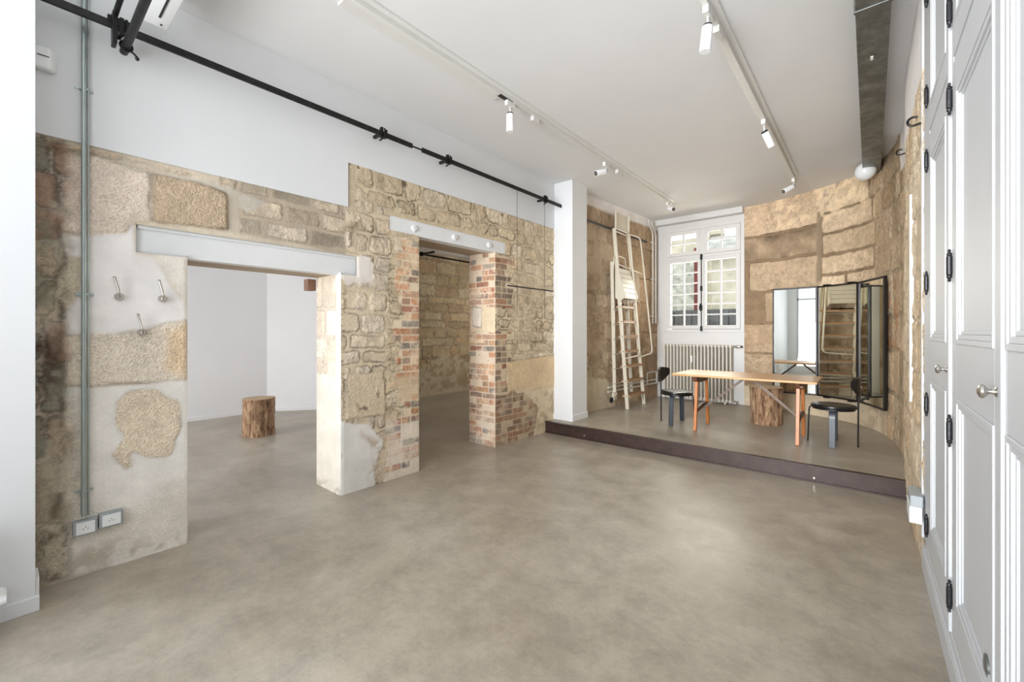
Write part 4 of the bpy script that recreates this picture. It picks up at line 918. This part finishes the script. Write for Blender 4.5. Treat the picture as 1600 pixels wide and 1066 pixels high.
MB().box(T1X-.021, T1X+.017, 2.78, 2.95, CEIL-.0575, CEIL-.050).build('slot_gap', M['grille'], t1)
t2 = track('light_track', T2X, 2.7, 6.88, 'shorter white ceiling track nearer the metal duct, with three spotlights', 1)
def on_ceiling(u, v): p = at_z(u, v, CEIL-.12); return p
for (u, v, x, d, lab) in ((797, 168, T1X, (0, 0, -1), 'white spotlight pointing straight down from the left track, nearest the camera'),
                       (947, 262, T1X, (-.35, -.9, -.35), 'white spotlight halfway along the left track, turned toward the brick corner'),
                       (1044, 312, T1X, (.7, -.6, -.3), 'white spotlight at the far end of the left track, above the ladder'),
                       (1106, 15, T2X, (-.10, -.03, -1), 'white spotlight pointing down from the right track at the top of the photo'),
                       (1194, 188, T2X, (.25, .45, -.7), 'white spotlight midway along the right track'),
                       (1240, 272, T2X, (-.6, -.65, -.45), 'white spotlight at the far end of the right track')):
    dd = _dir(u, v); y = x/dd[0]*dd[1]; spotlight((x, y, 0), d, lab, face=d[2] > -.6)
for (u, v, x) in ((966, 270, T1X), (836, 186, T1X), (1122, 42, T2X)):
    dd = _dir(u, v); y = x/dd[0]*dd[1]
    MB().box(x-.022, x+.02, y-.05, y+.05, CEIL-.10, CEIL-.054).build('power_feed', M['track'], t1 if x == T1X else t2, bevel=.003)

# ------------------------------------------------------------------ duct and globe
du = thing('air_duct', (.02, 4.5, CEIL), 'grey galvanised sheet metal duct running along the ceiling', 'duct')
MB().box(-.075, .100, .8, 7.10, CEIL-.13, CEIL-.002).build('duct_run', M['galv'], du, bevel=.003)
MB().box(-.080, .105, 3.42, 3.45, CEIL-.135, CEIL-.002).build('joint_flange', M['galv'], du, bevel=.002)
MB().box(.0, .016, 4.05, 4.10, CEIL-.134, CEIL-.129).build('label', M['plastic'], du)
gp = at_y(1352, 268, 6.86)
gl = thing('globe_lamp', (gp.x, gp.y, gp.z), 'white glass globe lamp hanging at the far end of the metal duct', 'lamp')
R = .108
MB().lathe([(R*math.sin(math.pi*k/20), -R*math.cos(math.pi*k/20)) for k in range(0, 21)], gp, (0, 0, 1), 36).build('globe', M['opal'], gl, smooth=True)
MB().box(gp.x-.0+.03, gp.x+.075, gp.y-.05, gp.y+.0, gp.z+.125, gp.z+.19).cyl((gp.x+.02, gp.y, gp.z+.09), (gp.x+.05, gp.y-.02, gp.z+.14), .012, 10).build('fitting', M['plastic'], gl, bevel=.003)
MB().tube(fillet([(gp.x+.05, gp.y-.03, gp.z+.13), (gp.x+.10, gp.y-.01, gp.z+.15), (gp.x+.11, gp.y+.0, gp.z+.2), (gp.x+.08, gp.y+.1, CEIL-.11)], .03), .004, 6).build('cable', M['plastic'], gl)

# ------------------------------------------------------------------ library ladder on its rail
lr = thing('ladder_rail', (-3.25, 6.8, 3.10), 'black steel rail on the stone wall that carries the ladder', 'rail')
LRX = -3.24; LRZ = 3.10
MB().cyl((LRX-.03, 5.5, LRZ), (LRX+.02, 7.75, LRZ), .017, 12).build('bar', M['rail'], lr, smooth=True)
for y in (5.68, 6.75, 7.55): MB().cyl((LRX-.20, y, LRZ), (LRX-.01, y, LRZ), .011, 8).lathe([(.03, 0), (.03, .03)], (LRX-.16+(y-5.68)*.05, y, LRZ), (1, 0, 0), 12).build('bracket', M['black'], lr)
ld = thing('library_ladder', (-3.12, 6.85, PLAT), 'cream metal library ladder with wooden treads leaning on the far left wall', 'ladder')
A0, A1 = Vector((-3.02, 6.50, PLAT)), Vector((-3.19, 6.37, 3.10)); B0, B1 = Vector((-3.02, 7.16, PLAT)), Vector((-3.19, 6.90, 3.10))
def st_at(z):
    t = (z-PLAT)/(3.10-PLAT); return A0.lerp(A1, t), B0.lerp(B1, t)
for P, Q in ((A0, A1), (B0, B1)):
    MB().bar(P, Q, .026, .058, (1, 0, 0)).build('stile', M['ladder'], ld, bevel=.004)
for k in range(7):
    z = .365+k*.243; a, b = st_at(z)
    tr = MB().box(a.x-.075, a.x+.045, a.y+.014, b.y-.014, z-.014, z+.016).build('tread', M['tread'], ld, bevel=.003)
    MB().box(a.x-.078, a.x+.048, a.y+.014, b.y-.014, z-.020, z-.014).build('tread_tray', M['ladder'], tr)
    m = MB()
    for q in (a,): m.cyl((q.x+.008, q.y-.018, z), (q.x+.008, q.y-.012, z), .008, 10)
    m.build('rivet', M['black'], ld)
a, b = st_at(3.06); MB().cyl(a, b, .014, 10).build('crossbar', M['ladder'], ld)
a, b = st_at(2.52); MB().cyl(a, b + Vector((0, .44, -.06)), .010, 10).build('crossbar', M['ladder'], ld)
for (yo, zb_, zt) in ((0, .97, 3.10), (1, .97, 3.10)):
    a, b = st_at(zt); q = b if yo else a; a2, b2 = st_at(zb_); q2 = b2 if yo else a2
    off = Vector((.05, 0, 0))
    pts = [q, q+Vector((.03, .43, 0)), q2+Vector((.05, .44, .06)), q2+Vector((0, 0, 0))]
    if not yo: pts = [q+Vector((.02, .0, 0)), q+Vector((.05, .47, -.02)), q2+Vector((.05, .52, .04)), q2]
    MB().tube(fillet(pts, .10, 7), .014, 10).build('handrail', M['ladder'], ld, smooth=True)
# rear section behind: straight stiles, thin rungs, folded slatted platform, castor
rx = -3.215
for y0_, y1_ in ((6.44, 6.38), (7.08, 6.86)):
    MB().bar((rx, y0_, .36), (rx-.02, y1_, 2.56), .024, .055, (1, 0, 0)).build('rear_stile', M['ladder'], ld, bevel=.003)
for k in range(6):
    z = .56+k*.243; t = (z-.36)/2.2
    MB().cyl((rx, 6.44-.06*t, z), (rx, 7.08-.22*t, z), .010, 8).build('rear_rung', M['ladder'], ld)
    MB().cyl((rx+.01, 6.44-.06*t-.018, z), (rx+.01, 6.44-.06*t-.01, z), .008, 8).build('rivet', M['black'], ld)
MB().tube(fillet([(rx+.01, 6.36, 2.40), (rx+.04, 6.34, 2.66), (rx+.04, 6.75, 2.66), (rx+.01, 6.84, 2.40)], .08, 6), .010, 8).build('rear_hoop', M['ladder'], ld, smooth=True)
for y in (6.40, 6.86):
    P = [(rx+.03, 2.46), (rx+.07, 2.46), (rx+.22, 1.98), (rx+.10, 1.90), (rx+.03, 1.98)]
    V = [(x, y-.006, z) for x, z in P]+[(x, y+.006, z) for x, z in P]; n = len(P)
    MB().add(V, [tuple(range(n)), tuple(range(2*n-1, n-1, -1))]+[(i, n+i, n+(i+1) % n, (i+1) % n) for i in range(n)]).build('cheek_plate', M['ladder'], ld)
m = MB()
for k in range(6):
    t0 = k/6; t1 = (k+.92)/6
    p0 = Vector((rx+.075, 6.63, 2.45)).lerp(Vector((rx+.205, 6.63, 1.96)), t0); p1 = Vector((rx+.075, 6.63, 2.45)).lerp(Vector((rx+.205, 6.63, 1.96)), t1)
    m.bar(p0, p1, .45, .012, (1, 0, 0))
m.build('folding_platform', M['ladder'], ld)
MB().box(rx+.03, rx+.2, 6.40, 6.86, 1.955, 1.967).build('platform_back', M['ladder'], ld)
MB().cyl((rx+.05, 6.42, 1.86), (rx+.05, 6.80, 1.86), .012, 8).lathe([(.022, 0), (.022, .03)], (rx+.05, 6.62, 1.86), (0, 1, 0), 10).build('lock_bar', M['black'], ld)
hd = MB().box(-3.205, -3.195, 6.40, 6.90, 3.12, 3.385).box(-3.205, -3.165, 6.40, 6.412, 3.12, 3.39).box(-3.205, -3.165, 6.888, 6.90, 3.12, 3.39).build('top_guard', M['ladder'], ld, bevel=.002)
MB().cyl((rx+.01, 6.34, .34), (rx+.01, 6.46, .40), .03, 12).box(rx-.01, rx+.03, 6.36, 6.46, .30, .42).build('castor_bracket', M['ladder'], ld, bevel=.004)
MB().lathe([(.044, -.012), (.05, 0), (.044, .012)], (rx+.01, 6.30, .31), (1, 0, 0), 20).build('castor', M['black'], ld, smooth=True)
MB().bar(Vector((-3.02, 7.16, PLAT+.05)), Vector((-3.02, 7.02, .36)), .02, .02).bar(Vector((-3.02, 6.52, PLAT+.12)), Vector((-3.02, 6.62, .34)), .014, .014).build('brace', M['ladder'], ld)

# ------------------------------------------------------------------ log stools
def log_stool(c, r, h, label, seed, z0=0, rot=0):
    o = thing('log_stool', (c[0], c[1], z0), label, 'log stool'); n, k = 72, 26
    th = np.linspace(0, 2*np.pi, n, endpoint=False); hz = np.linspace(0, 1, k); T, Z = np.meshgrid(th, hz, indexing='ij')
    cx, sx = np.cos(T), np.sin(T)
    base = fbm(cx*1.3+5, sx*1.3+5, seed, 2); rid = fbm(T/(2*np.pi)*22, Z*2.2, seed+3, 3); blob = fbm(cx*3+9, Z*3+sx*3, seed+6, 3)
    # periodic blend of the seam
    R = r*(1+.16*base+.0*T) + .022*rid*np.minimum(1, 3*np.minimum(T, 2*np.pi-T)) + .022*blob
    V = np.stack([R*cx, R*sx, Z*h], -1).reshape(-1, 3)
    I = np.arange(n*k).reshape(n, k); J = np.roll(I, -1, axis=0)
    Q = np.stack([I[:, :-1], J[:, :-1], J[:, 1:], I[:, 1:]], -1).reshape(-1, 4)
    mb = MB(); mb.add([tuple(v) for v in V], [tuple(q) for q in Q]+[tuple(reversed([int(x) for x in I[:, 0]]))])
    mb.build('bark', M['bark'], o, smooth=True, local=True)
    top = MB(); R1 = R[:, -1]*.995; pts = [(R1[i]*math.cos(th[i]), R1[i]*math.sin(th[i])) for i in range(n)]
    top.prism(pts, h-.012, h+.004); top.build('cut_face', M['logtop'], o, local=True, bevel=.002)
    return o
p = at_z(404, 679, 0); log_stool((p.x-.0, p.y+.0), .195, .50, 'bark covered log stool standing alone in the white side room', 5)
log_stool((-1.095, 6.74), .195, .50, 'paler bark covered log stool behind the table in front of the mirror', 12, PLAT)

# ------------------------------------------------------------------ trestle table
tt = thing('trestle_table', (-1.17, 5.98, PLAT), 'pine topped trestle table on orange wooden legs with crossed steel stays', 'table')
ZTOP = .868
MB().box(-2.0, -.44, 5.64, 6.42, ZTOP-.026, ZTOP).build('table_top', M['top'], tt, bevel=.004)
for i, x in enumerate((-1.71, -.62)):
    yf, yb = 5.65, 6.22; tf, tbk = 5.73, 6.14
    for y0_, y1_ in ((yf, tf), (yb, tbk)):
        MB().bar((x, y0_, PLAT), (x, y1_, ZTOP-.08), .036, .036).build('leg', M['legwood'], tt, bevel=.004)
    sg = 1 if i == 0 else -1
    # shaped head piece under the top
    P = [(5.66, ZTOP-.026), (6.24, ZTOP-.026), (6.20, ZTOP-.085), (6.06, ZTOP-.11), (5.80, ZTOP-.11), (5.68, ZTOP-.085)]
    V = [(x-.02, y, z) for y, z in P]+[(x+.02, y, z) for y, z in P]; n = len(P)
    MB().add(V, [tuple(reversed(range(n))), tuple(range(n, 2*n))]+[(i_, (i_+1) % n, n+(i_+1) % n, n+i_) for i_ in range(n)]).build('head_rail', M['redwood'], tt, bevel=.004)
    MB().cyl((x-.05*sg, 5.70, ZTOP-.07), (x+.02, 5.70, ZTOP-.07), .024, 14).build('hinge_boss', M['redwood'], tt, smooth=True)
    zs_ = .405
    P = [(5.68, zs_-.03), (5.95, zs_+.005), (6.19, zs_+.02), (6.19, zs_+.06), (5.94, zs_+.065), (5.68, zs_+.02)]
    V = [(x-.012, y, z) for y, z in P]+[(x+.012, y, z) for y, z in P]
    MB().add(V, [tuple(reversed(range(n))), tuple(range(n, 2*n))]+[(i_, (i_+1) % n, n+(i_+1) % n, n+i_) for i_ in range(n)]).build('stretcher', M['redwood'], tt, bevel=.003)
    xm = -1.17-.02*sg
    MB().bar((x+.015*sg, 5.97, zs_+.0), (-1.17-.03*sg*1.0-.0, 5.97, ZTOP-.03), .028, .006, (0, 1, 0)).build('stay', M['stay'], tt)
MB().box(-1.24, -1.10, 5.94, 6.00, ZTOP-.034, ZTOP-.026).build('stay_plate', M['stay'], tt)

# ------------------------------------------------------------------ chairs
def chair(c, face, label):
    """round seated chair; face=+1 looks toward +x"""
    o = thing('cafe_chair', (c[0], c[1], PLAT), label, 'chair', 'black chairs at the trestle table')
    X = lambda x: x*face
    SH = .435
    MB().lathe([(.17, SH-.022), (.202, SH-.018), (.212, SH-.006), (.210, SH+.004), (.195, SH+.012), (.12, SH+.010), (.0, SH+.007)], (0, 0, 0), n=44).build('seat', M['chairblack'], o, smooth=True, local=True)
    MB().lathe([(.196, SH-.040), (.196, SH-.020)], (0, 0, 0), n=36).build('seat_ring', M['black'], o, smooth=True, local=True)
    for s in (-1, 1):      # bent flat wooden legs at the sides
        pts = fillet([(0, s*.05, SH-.045), (0, s*.205, SH-.045), (0, s*.222, 0)], .07, 7)
        m = MB()
        V = []; t_ = .022; w_ = .030
        P = [Vector(q) for q in pts]
        for i in range(len(P)):
            d = (P[min(i+1, len(P)-1)]-P[max(i-1, 0)]).normalized(); nrm = Vector((1, 0, 0)).cross(d)
            V += [P[i]+Vector((-w_, 0, 0))-nrm*t_/2, P[i]+Vector((w_, 0, 0))-nrm*t_/2, P[i]+Vector((w_, 0, 0))+nrm*t_/2, P[i]+Vector((-w_, 0, 0))+nrm*t_/2]
        fs = []
        for i in range(len(P)-1):
            for k in range(4): fs.append((4*i+k, 4*i+(k+1) % 4, 4*i+4+(k+1) % 4, 4*i+4+k))
        n_ = len(P); fs += [(3, 2, 1, 0), (4*n_-4, 4*n_-3, 4*n_-2, 4*n_-1)]
        m.add(V, fs); bm_o = m.build('wooden_leg', M['chairleg'], o, local=True, bevel=.004)
    MB().tube(fillet([(X(.12), 0, SH-.02), (X(.222), 0, SH-.02), (X(.236), 0, 0)], .05, 6), .0075, 10).build('front_rod', M['black'], o, smooth=True, local=True)
    MB().tube(fillet([(X(-.18), 0, SH-.02), (X(-.215), 0, SH-.02)], .03), .0075, 10).tube([(X(-.215), 0, 0), (X(-.218), 0, SH), (X(-.222), 0, .70)], .0085, 10).build('back_post', M['black'], o, smooth=True, local=True)
    # curved shield shaped backrest
    nu, nv = 22, 14; V = []
    def bk(u, v, off):     # u -1..1, v 0..1
        wv = .195*min(1, (.16+1.25*v**.62)) * (1-.05*max(0, v-.85)/.15)
        ang = u*wv/.27; r_ = .27+off
        x = -.228 - (r_*math.cos(ang)-.27) + .0; x = -.228+(.27-r_*math.cos(ang)); y = r_*math.sin(ang)
        z = .555+.205*v - .020*(abs(u)**2.6)*(1 if v > .8 else 0)
        return Vector((X(x), y, z))
    for off in (-.012, .012):
        for j in range(nv+1):
            for i in range(nu+1): V.append(bk(-1+2*i/nu, j/nv, off*(1-abs(-1+2*i/nu)**4*.6)))
    m = MB(); w = nu+1; S = (nu+1)*(nv+1); fs = []
    for j in range(nv):
        for i in range(nu):
            q = (j*w+i, j*w+i+1, (j+1)*w+i+1, (j+1)*w+i); fs += [q, tuple(reversed([x+S for x in q]))]
    rim = [i for i in range(w)]+[j*w+nu for j in range(1, nv+1)]+[nv*w+i for i in range(nu-1, -1, -1)]+[j*w for j in range(nv-1, 0, -1)]
    for a_, b_2 in zip(rim, rim[1:]+rim[:1]): fs.append((a_, a_+S, b_2+S, b_2))
    m.add(V, fs); bo = m.build('backrest', M['chairblack'], o, smooth=True, local=True)
    MB().lathe([(.012, -.01), (.012, .012)], (X(-.232), 0, .66), (1, 0, 0), 12).build('backrest_screw', M['chrome'], bo, local=True)
    return o
chair((-2.045, 5.955), 1, 'black round-seated chair at the left end of the trestle table')
chair((-.318, 5.975), -1, 'black round-seated chair at the right end of the trestle table, before the mirror')

# ------------------------------------------------------------------ folding three-panel mirror
tm = thing('folding_mirror', (-.35, 7.45, .48), 'tall three-panel folding mirror in black frames mounted on the stone wall', 'mirror')
mz0, mz1 = .478, 2.08
def mirror_panel(p, q, nm):
    p = Vector((p[0], p[1], 0)); q = Vector((q[0], q[1], 0)); d = (q-p).normalized(); n = Vector((d.y, -d.x, 0)); L = (q-p).length; fw_ = .022; dp = .035
    m = MB(); mid = (p+q)/2; zc = (mz0+mz1)/2; hz = (mz1-mz0)/2
    for e in (p+d*fw_/2, q-d*fw_/2): m.obox((e.x, e.y, zc), d, n, (0, 0, 1), fw_/2, dp/2, hz)
    for z in (mz0+fw_/2, mz1-fw_/2): m.obox((mid.x, mid.y, z), d, n, (0, 0, 1), L/2, dp/2, fw_/2)
    c = mid-n*.010; m.obox((c.x, c.y, zc), d, n, (0, 0, 1), L/2-.004, .005, hz-.004)
    fr_ = m.build('panel_frame', M['mframe'], tm, bevel=.002)
    c = mid+n*.002; g_ = MB().obox((c.x, c.y, zc), d, n, (0, 0, 1), L/2-fw_+.002, .003, hz-fw_+.002).build('mirror_glass', M['mirror'], fr_)
    return fr_
P0, P1, P2, P3 = (-1.164, 7.695), (-.59, 7.665), (-.118, 7.325), (.137, 6.70)
mirror_panel(P0, (P1[0]-.004, P1[1]), 'l'); mirror_panel(P1, P2, 'm'); mirror_panel((P2[0]+.006, P2[1]-.006), P3, 'r')
hm = MB()
for z in (.75, 1.28, 1.82):
    for c in (P1, P2): hm.cyl((c[0], c[1]-.01, z-.05), (c[0], c[1]-.01, z+.05), .010, 10)
hm.build('hinge', M['black'], tm)
dm = (Vector(P2)-Vector(P1)).normalized(); nb = Vector((-dm.y, dm.x))
for t_ in (.22, .82):
    c = Vector(P1).lerp(Vector(P2), t_)
    for z in (mz0-.005, mz1+.005):
        MB().obox((c.x+nb.x*.02, c.y+nb.y*.02, z), (dm.x, dm.y, 0), (nb.x, nb.y, 0), (0, 0, 1), .03, .045, .010).build('wall_clip', M['black'], tm, bevel=.002)

# ------------------------------------------------------------------ things on the right wall
for (u, v, xx, lab, sc_) in ((1427, 190, .20, 'curled black iron hook on the right wall beside the cupboards', 1.0), (1406, 238, .22, 'curled black iron hook high on the right wall near the duct end', 1.0)):
    p = at_x(u, v, xx); R = .026
    m = MB().tube([(p.x+R*0+math.cos(t)*R-.0, p.y, p.z+math.sin(t)*R) for t in [k*math.pi/8 for k in range(2, 14)]], .007, 8)
    m.cyl((p.x, p.y, p.z-R), (p.x+.09, p.y, p.z-R*.4), .007, 8)
    tagmesh('iron_hook', m, M['black'], lab, 'hook', base=(p.x, p.y, p.z), smooth=True)
yb = at_x(1421, 500, .215).y
za, zb2 = at_x(1421, 630, .21).z, at_x(1421, 300, .21).z
m = MB().box(.214, .26, yb-.02, yb+.03, za, zb2)
tagmesh('cable_trunking', m, M['pipe'], 'narrow white cable trunking running up the right stone wall', 'trunking', base=(.21, yb, za), bevel=.003)
yj = at_x(1427, 800, .20).y; zj0 = at_x(1427, 822, .19).z; zj1 = at_x(1427, 779, .19).z; zm = at_x(1427, 796, .19).z
jb = thing('junction_box', (.2, yj, zj0), 'small white and grey electrical box low on the right stone wall', 'electrical box')
MB().box(.175, .232, yj-.13, yj+.10, zj0, zm).build('housing', M['plastic'], jb, bevel=.004)
MB().box(.180, .235, yj-.125, yj+.095, zm, zj1).build('lid', M['greyplastic'], jb, bevel=.004)

# ------------------------------------------------------------------ built-in cupboards
ANG = math.atan2(.008*H, .55*H)
def cx_at(y): return .172*H + (2.31*H-y)*.0103       # front plane, very slightly out of square
def cupboard(y0, y1, dy0, dy1, px, label, far_hinge=True, vent=False, knob1=1.258, st=.9):
    """y0..y1 body (y1 = far end); door between dy0 and dy1"""
    o = thing('built_in_cupboard', ((cx_at(y0)+.3), (y0+y1)/2, 0), label, 'cupboard', 'white built-in cupboards')
    def FX(y, d=0): return cx_at(y)-d
    def slab(mb, ya, yb_, z0, z1, d0, d1):        # slab lying on the front plane, standing proud from d0 to d1
        mb.add([(FX(ya, d0), ya, z0), (FX(ya, d1), ya, z0), (FX(yb_, d1), yb_, z0), (FX(yb_, d0), yb_, z0), (FX(ya, d0), ya, z1), (FX(ya, d1), ya, z1), (FX(yb_, d1), yb_, z1), (FX(yb_, d0), yb_, z1)],
               [(0,3,2,1),(4,5,6,7),(0,1,5,4),(1,2,6,5),(2,3,7,6),(3,0,4,7)])
    c = MB(); slab(c, y0+.001, y1-.001, .16, CEIL-.002, -.50, -.022); c.build('carcass', M['gloss'], o)
    k = MB(); slab(k, y0, y1, 0, .115, -.1, .006); k.build('plinth', M['gloss'], o, bevel=.003)
    k = MB(); slab(k, y0, y1, .115, .135, -.05, .004); slab(k, y0, y1, .135, .162, -.05, -.004); slab(k, y0, y1, .162, .19, -.05, -.009); k.build('base_moulding', M['gloss'], o, bevel=.004)
    fr_ = MB(); slab(fr_, y0, dy0-.003, .19, CEIL-.004, -.05, -.002); slab(fr_, dy1+.003, y1, .19, CEIL-.004, -.05, -.002); slab(fr_, dy0, dy1, CEIL-.10, CEIL-.004, -.05, -.002); slab(fr_, dy0, dy1, 2.492, 2.515, -.05, -.004)
    slab(fr_, y1-.03, y1, .19, CEIL-.004, -.05, .008)
    fr_.build('face_frame', M['gloss'], o, bevel=.003)
    def door(z0, z1, panels, knob, hz):
        d = MB(); sw = .10; py0, py1 = dy0+sw*.75, dy1-sw*st
        slab(d, dy0, dy1, z0, z1, -.032, -.012)
        slab(d, dy0, py0, z0, z1, -.014, 0); slab(d, py1, dy1, z0, z1, -.014, 0)
        e = [z0]+[q for p_ in panels for q in p_]+[z1]
        for i in range(0, len(e), 2): slab(d, py0, py1, e[i], e[i+1], -.014, 0)
        dob = d.build('door', M['gloss'], o, bevel=.002)
        for (a_, b_) in panels:
            mo_ = MB()
            for w0, w1, hh in ((0, .018, .004), (.018, .036, 0), (.036, .050, -.007)):
                slab(mo_, py0+w0, py0+w1, a_+w0, b_-w0, -.013, hh); slab(mo_, py1-w1, py1-w0, a_+w0, b_-w0, -.013, hh)
                slab(mo_, py0+w1, py1-w1, a_+w0, a_+w1, -.013, hh); slab(mo_, py0+w1, py1-w1, b_-w1, b_-w0, -.013, hh)
            mo_.build('panel_moulding', M['gloss'], dob, bevel=.002)
        yh = dy1+.004 if far_hinge else dy0-.004
        for z in hz:
            prof = [(.002, -.066), (.006, -.060), (.004, -.054), (.0085, -.047), (.0085, -.042), (.006, -.040), (.0095, -.036), (.0095, .036), (.006, .040), (.0085, .042), (.0085, .047), (.004, .054), (.006, .060), (.002, .066)]
            MB().lathe(prof, (FX(yh, .010), yh, z), (0, 0, 1), 14).build('hinge', M['iron'], dob, smooth=True)
        if knob is not None:
            yk = dy0+.035 if far_hinge else dy1-.035
            MB().lathe([(.014, 0), (.014, .004), (.008, .007), (.006, .012), (.0085, .018), (.016, .023), (.0195, .028), (.017, .034), (.009, .038)], (FX(yk, 0), yk, knob), (-1, 0, 0), 24).build('knob', M['chrome'], dob, smooth=True)
        return dob
    d1 = door(.192, 2.49, [(.355, 1.162), (1.372, 2.355)], knob1, (.355, 1.02, 1.685, 2.355))
    door(2.518, CEIL-.104, [(2.63, 3.36)], None, (2.708, 3.26))
    if vent:
        yv = 1.905; MB().lathe([(.033, 0), (.033, .006), (.027, .007)], (FX(yv, -.013), yv, .41), (-1, 0, 0), 28).build('vent_ring', M['galv'], d1, smooth=True)
    return o
cupboard(2.515, 3.55, 2.55, 3.245, 0, 'farthest white panelled cupboard, next to the right stone wall')
cupboard(1.657, 2.515, 1.668, 2.44, 0, 'middle white panelled cupboard with the round metal vent low on its door', vent=True)
cupboard(.60, 1.657, .70, 1.648, 0, 'nearest white panelled cupboard at the right edge of the photo', far_hinge=False, knob1=None, st=.35)
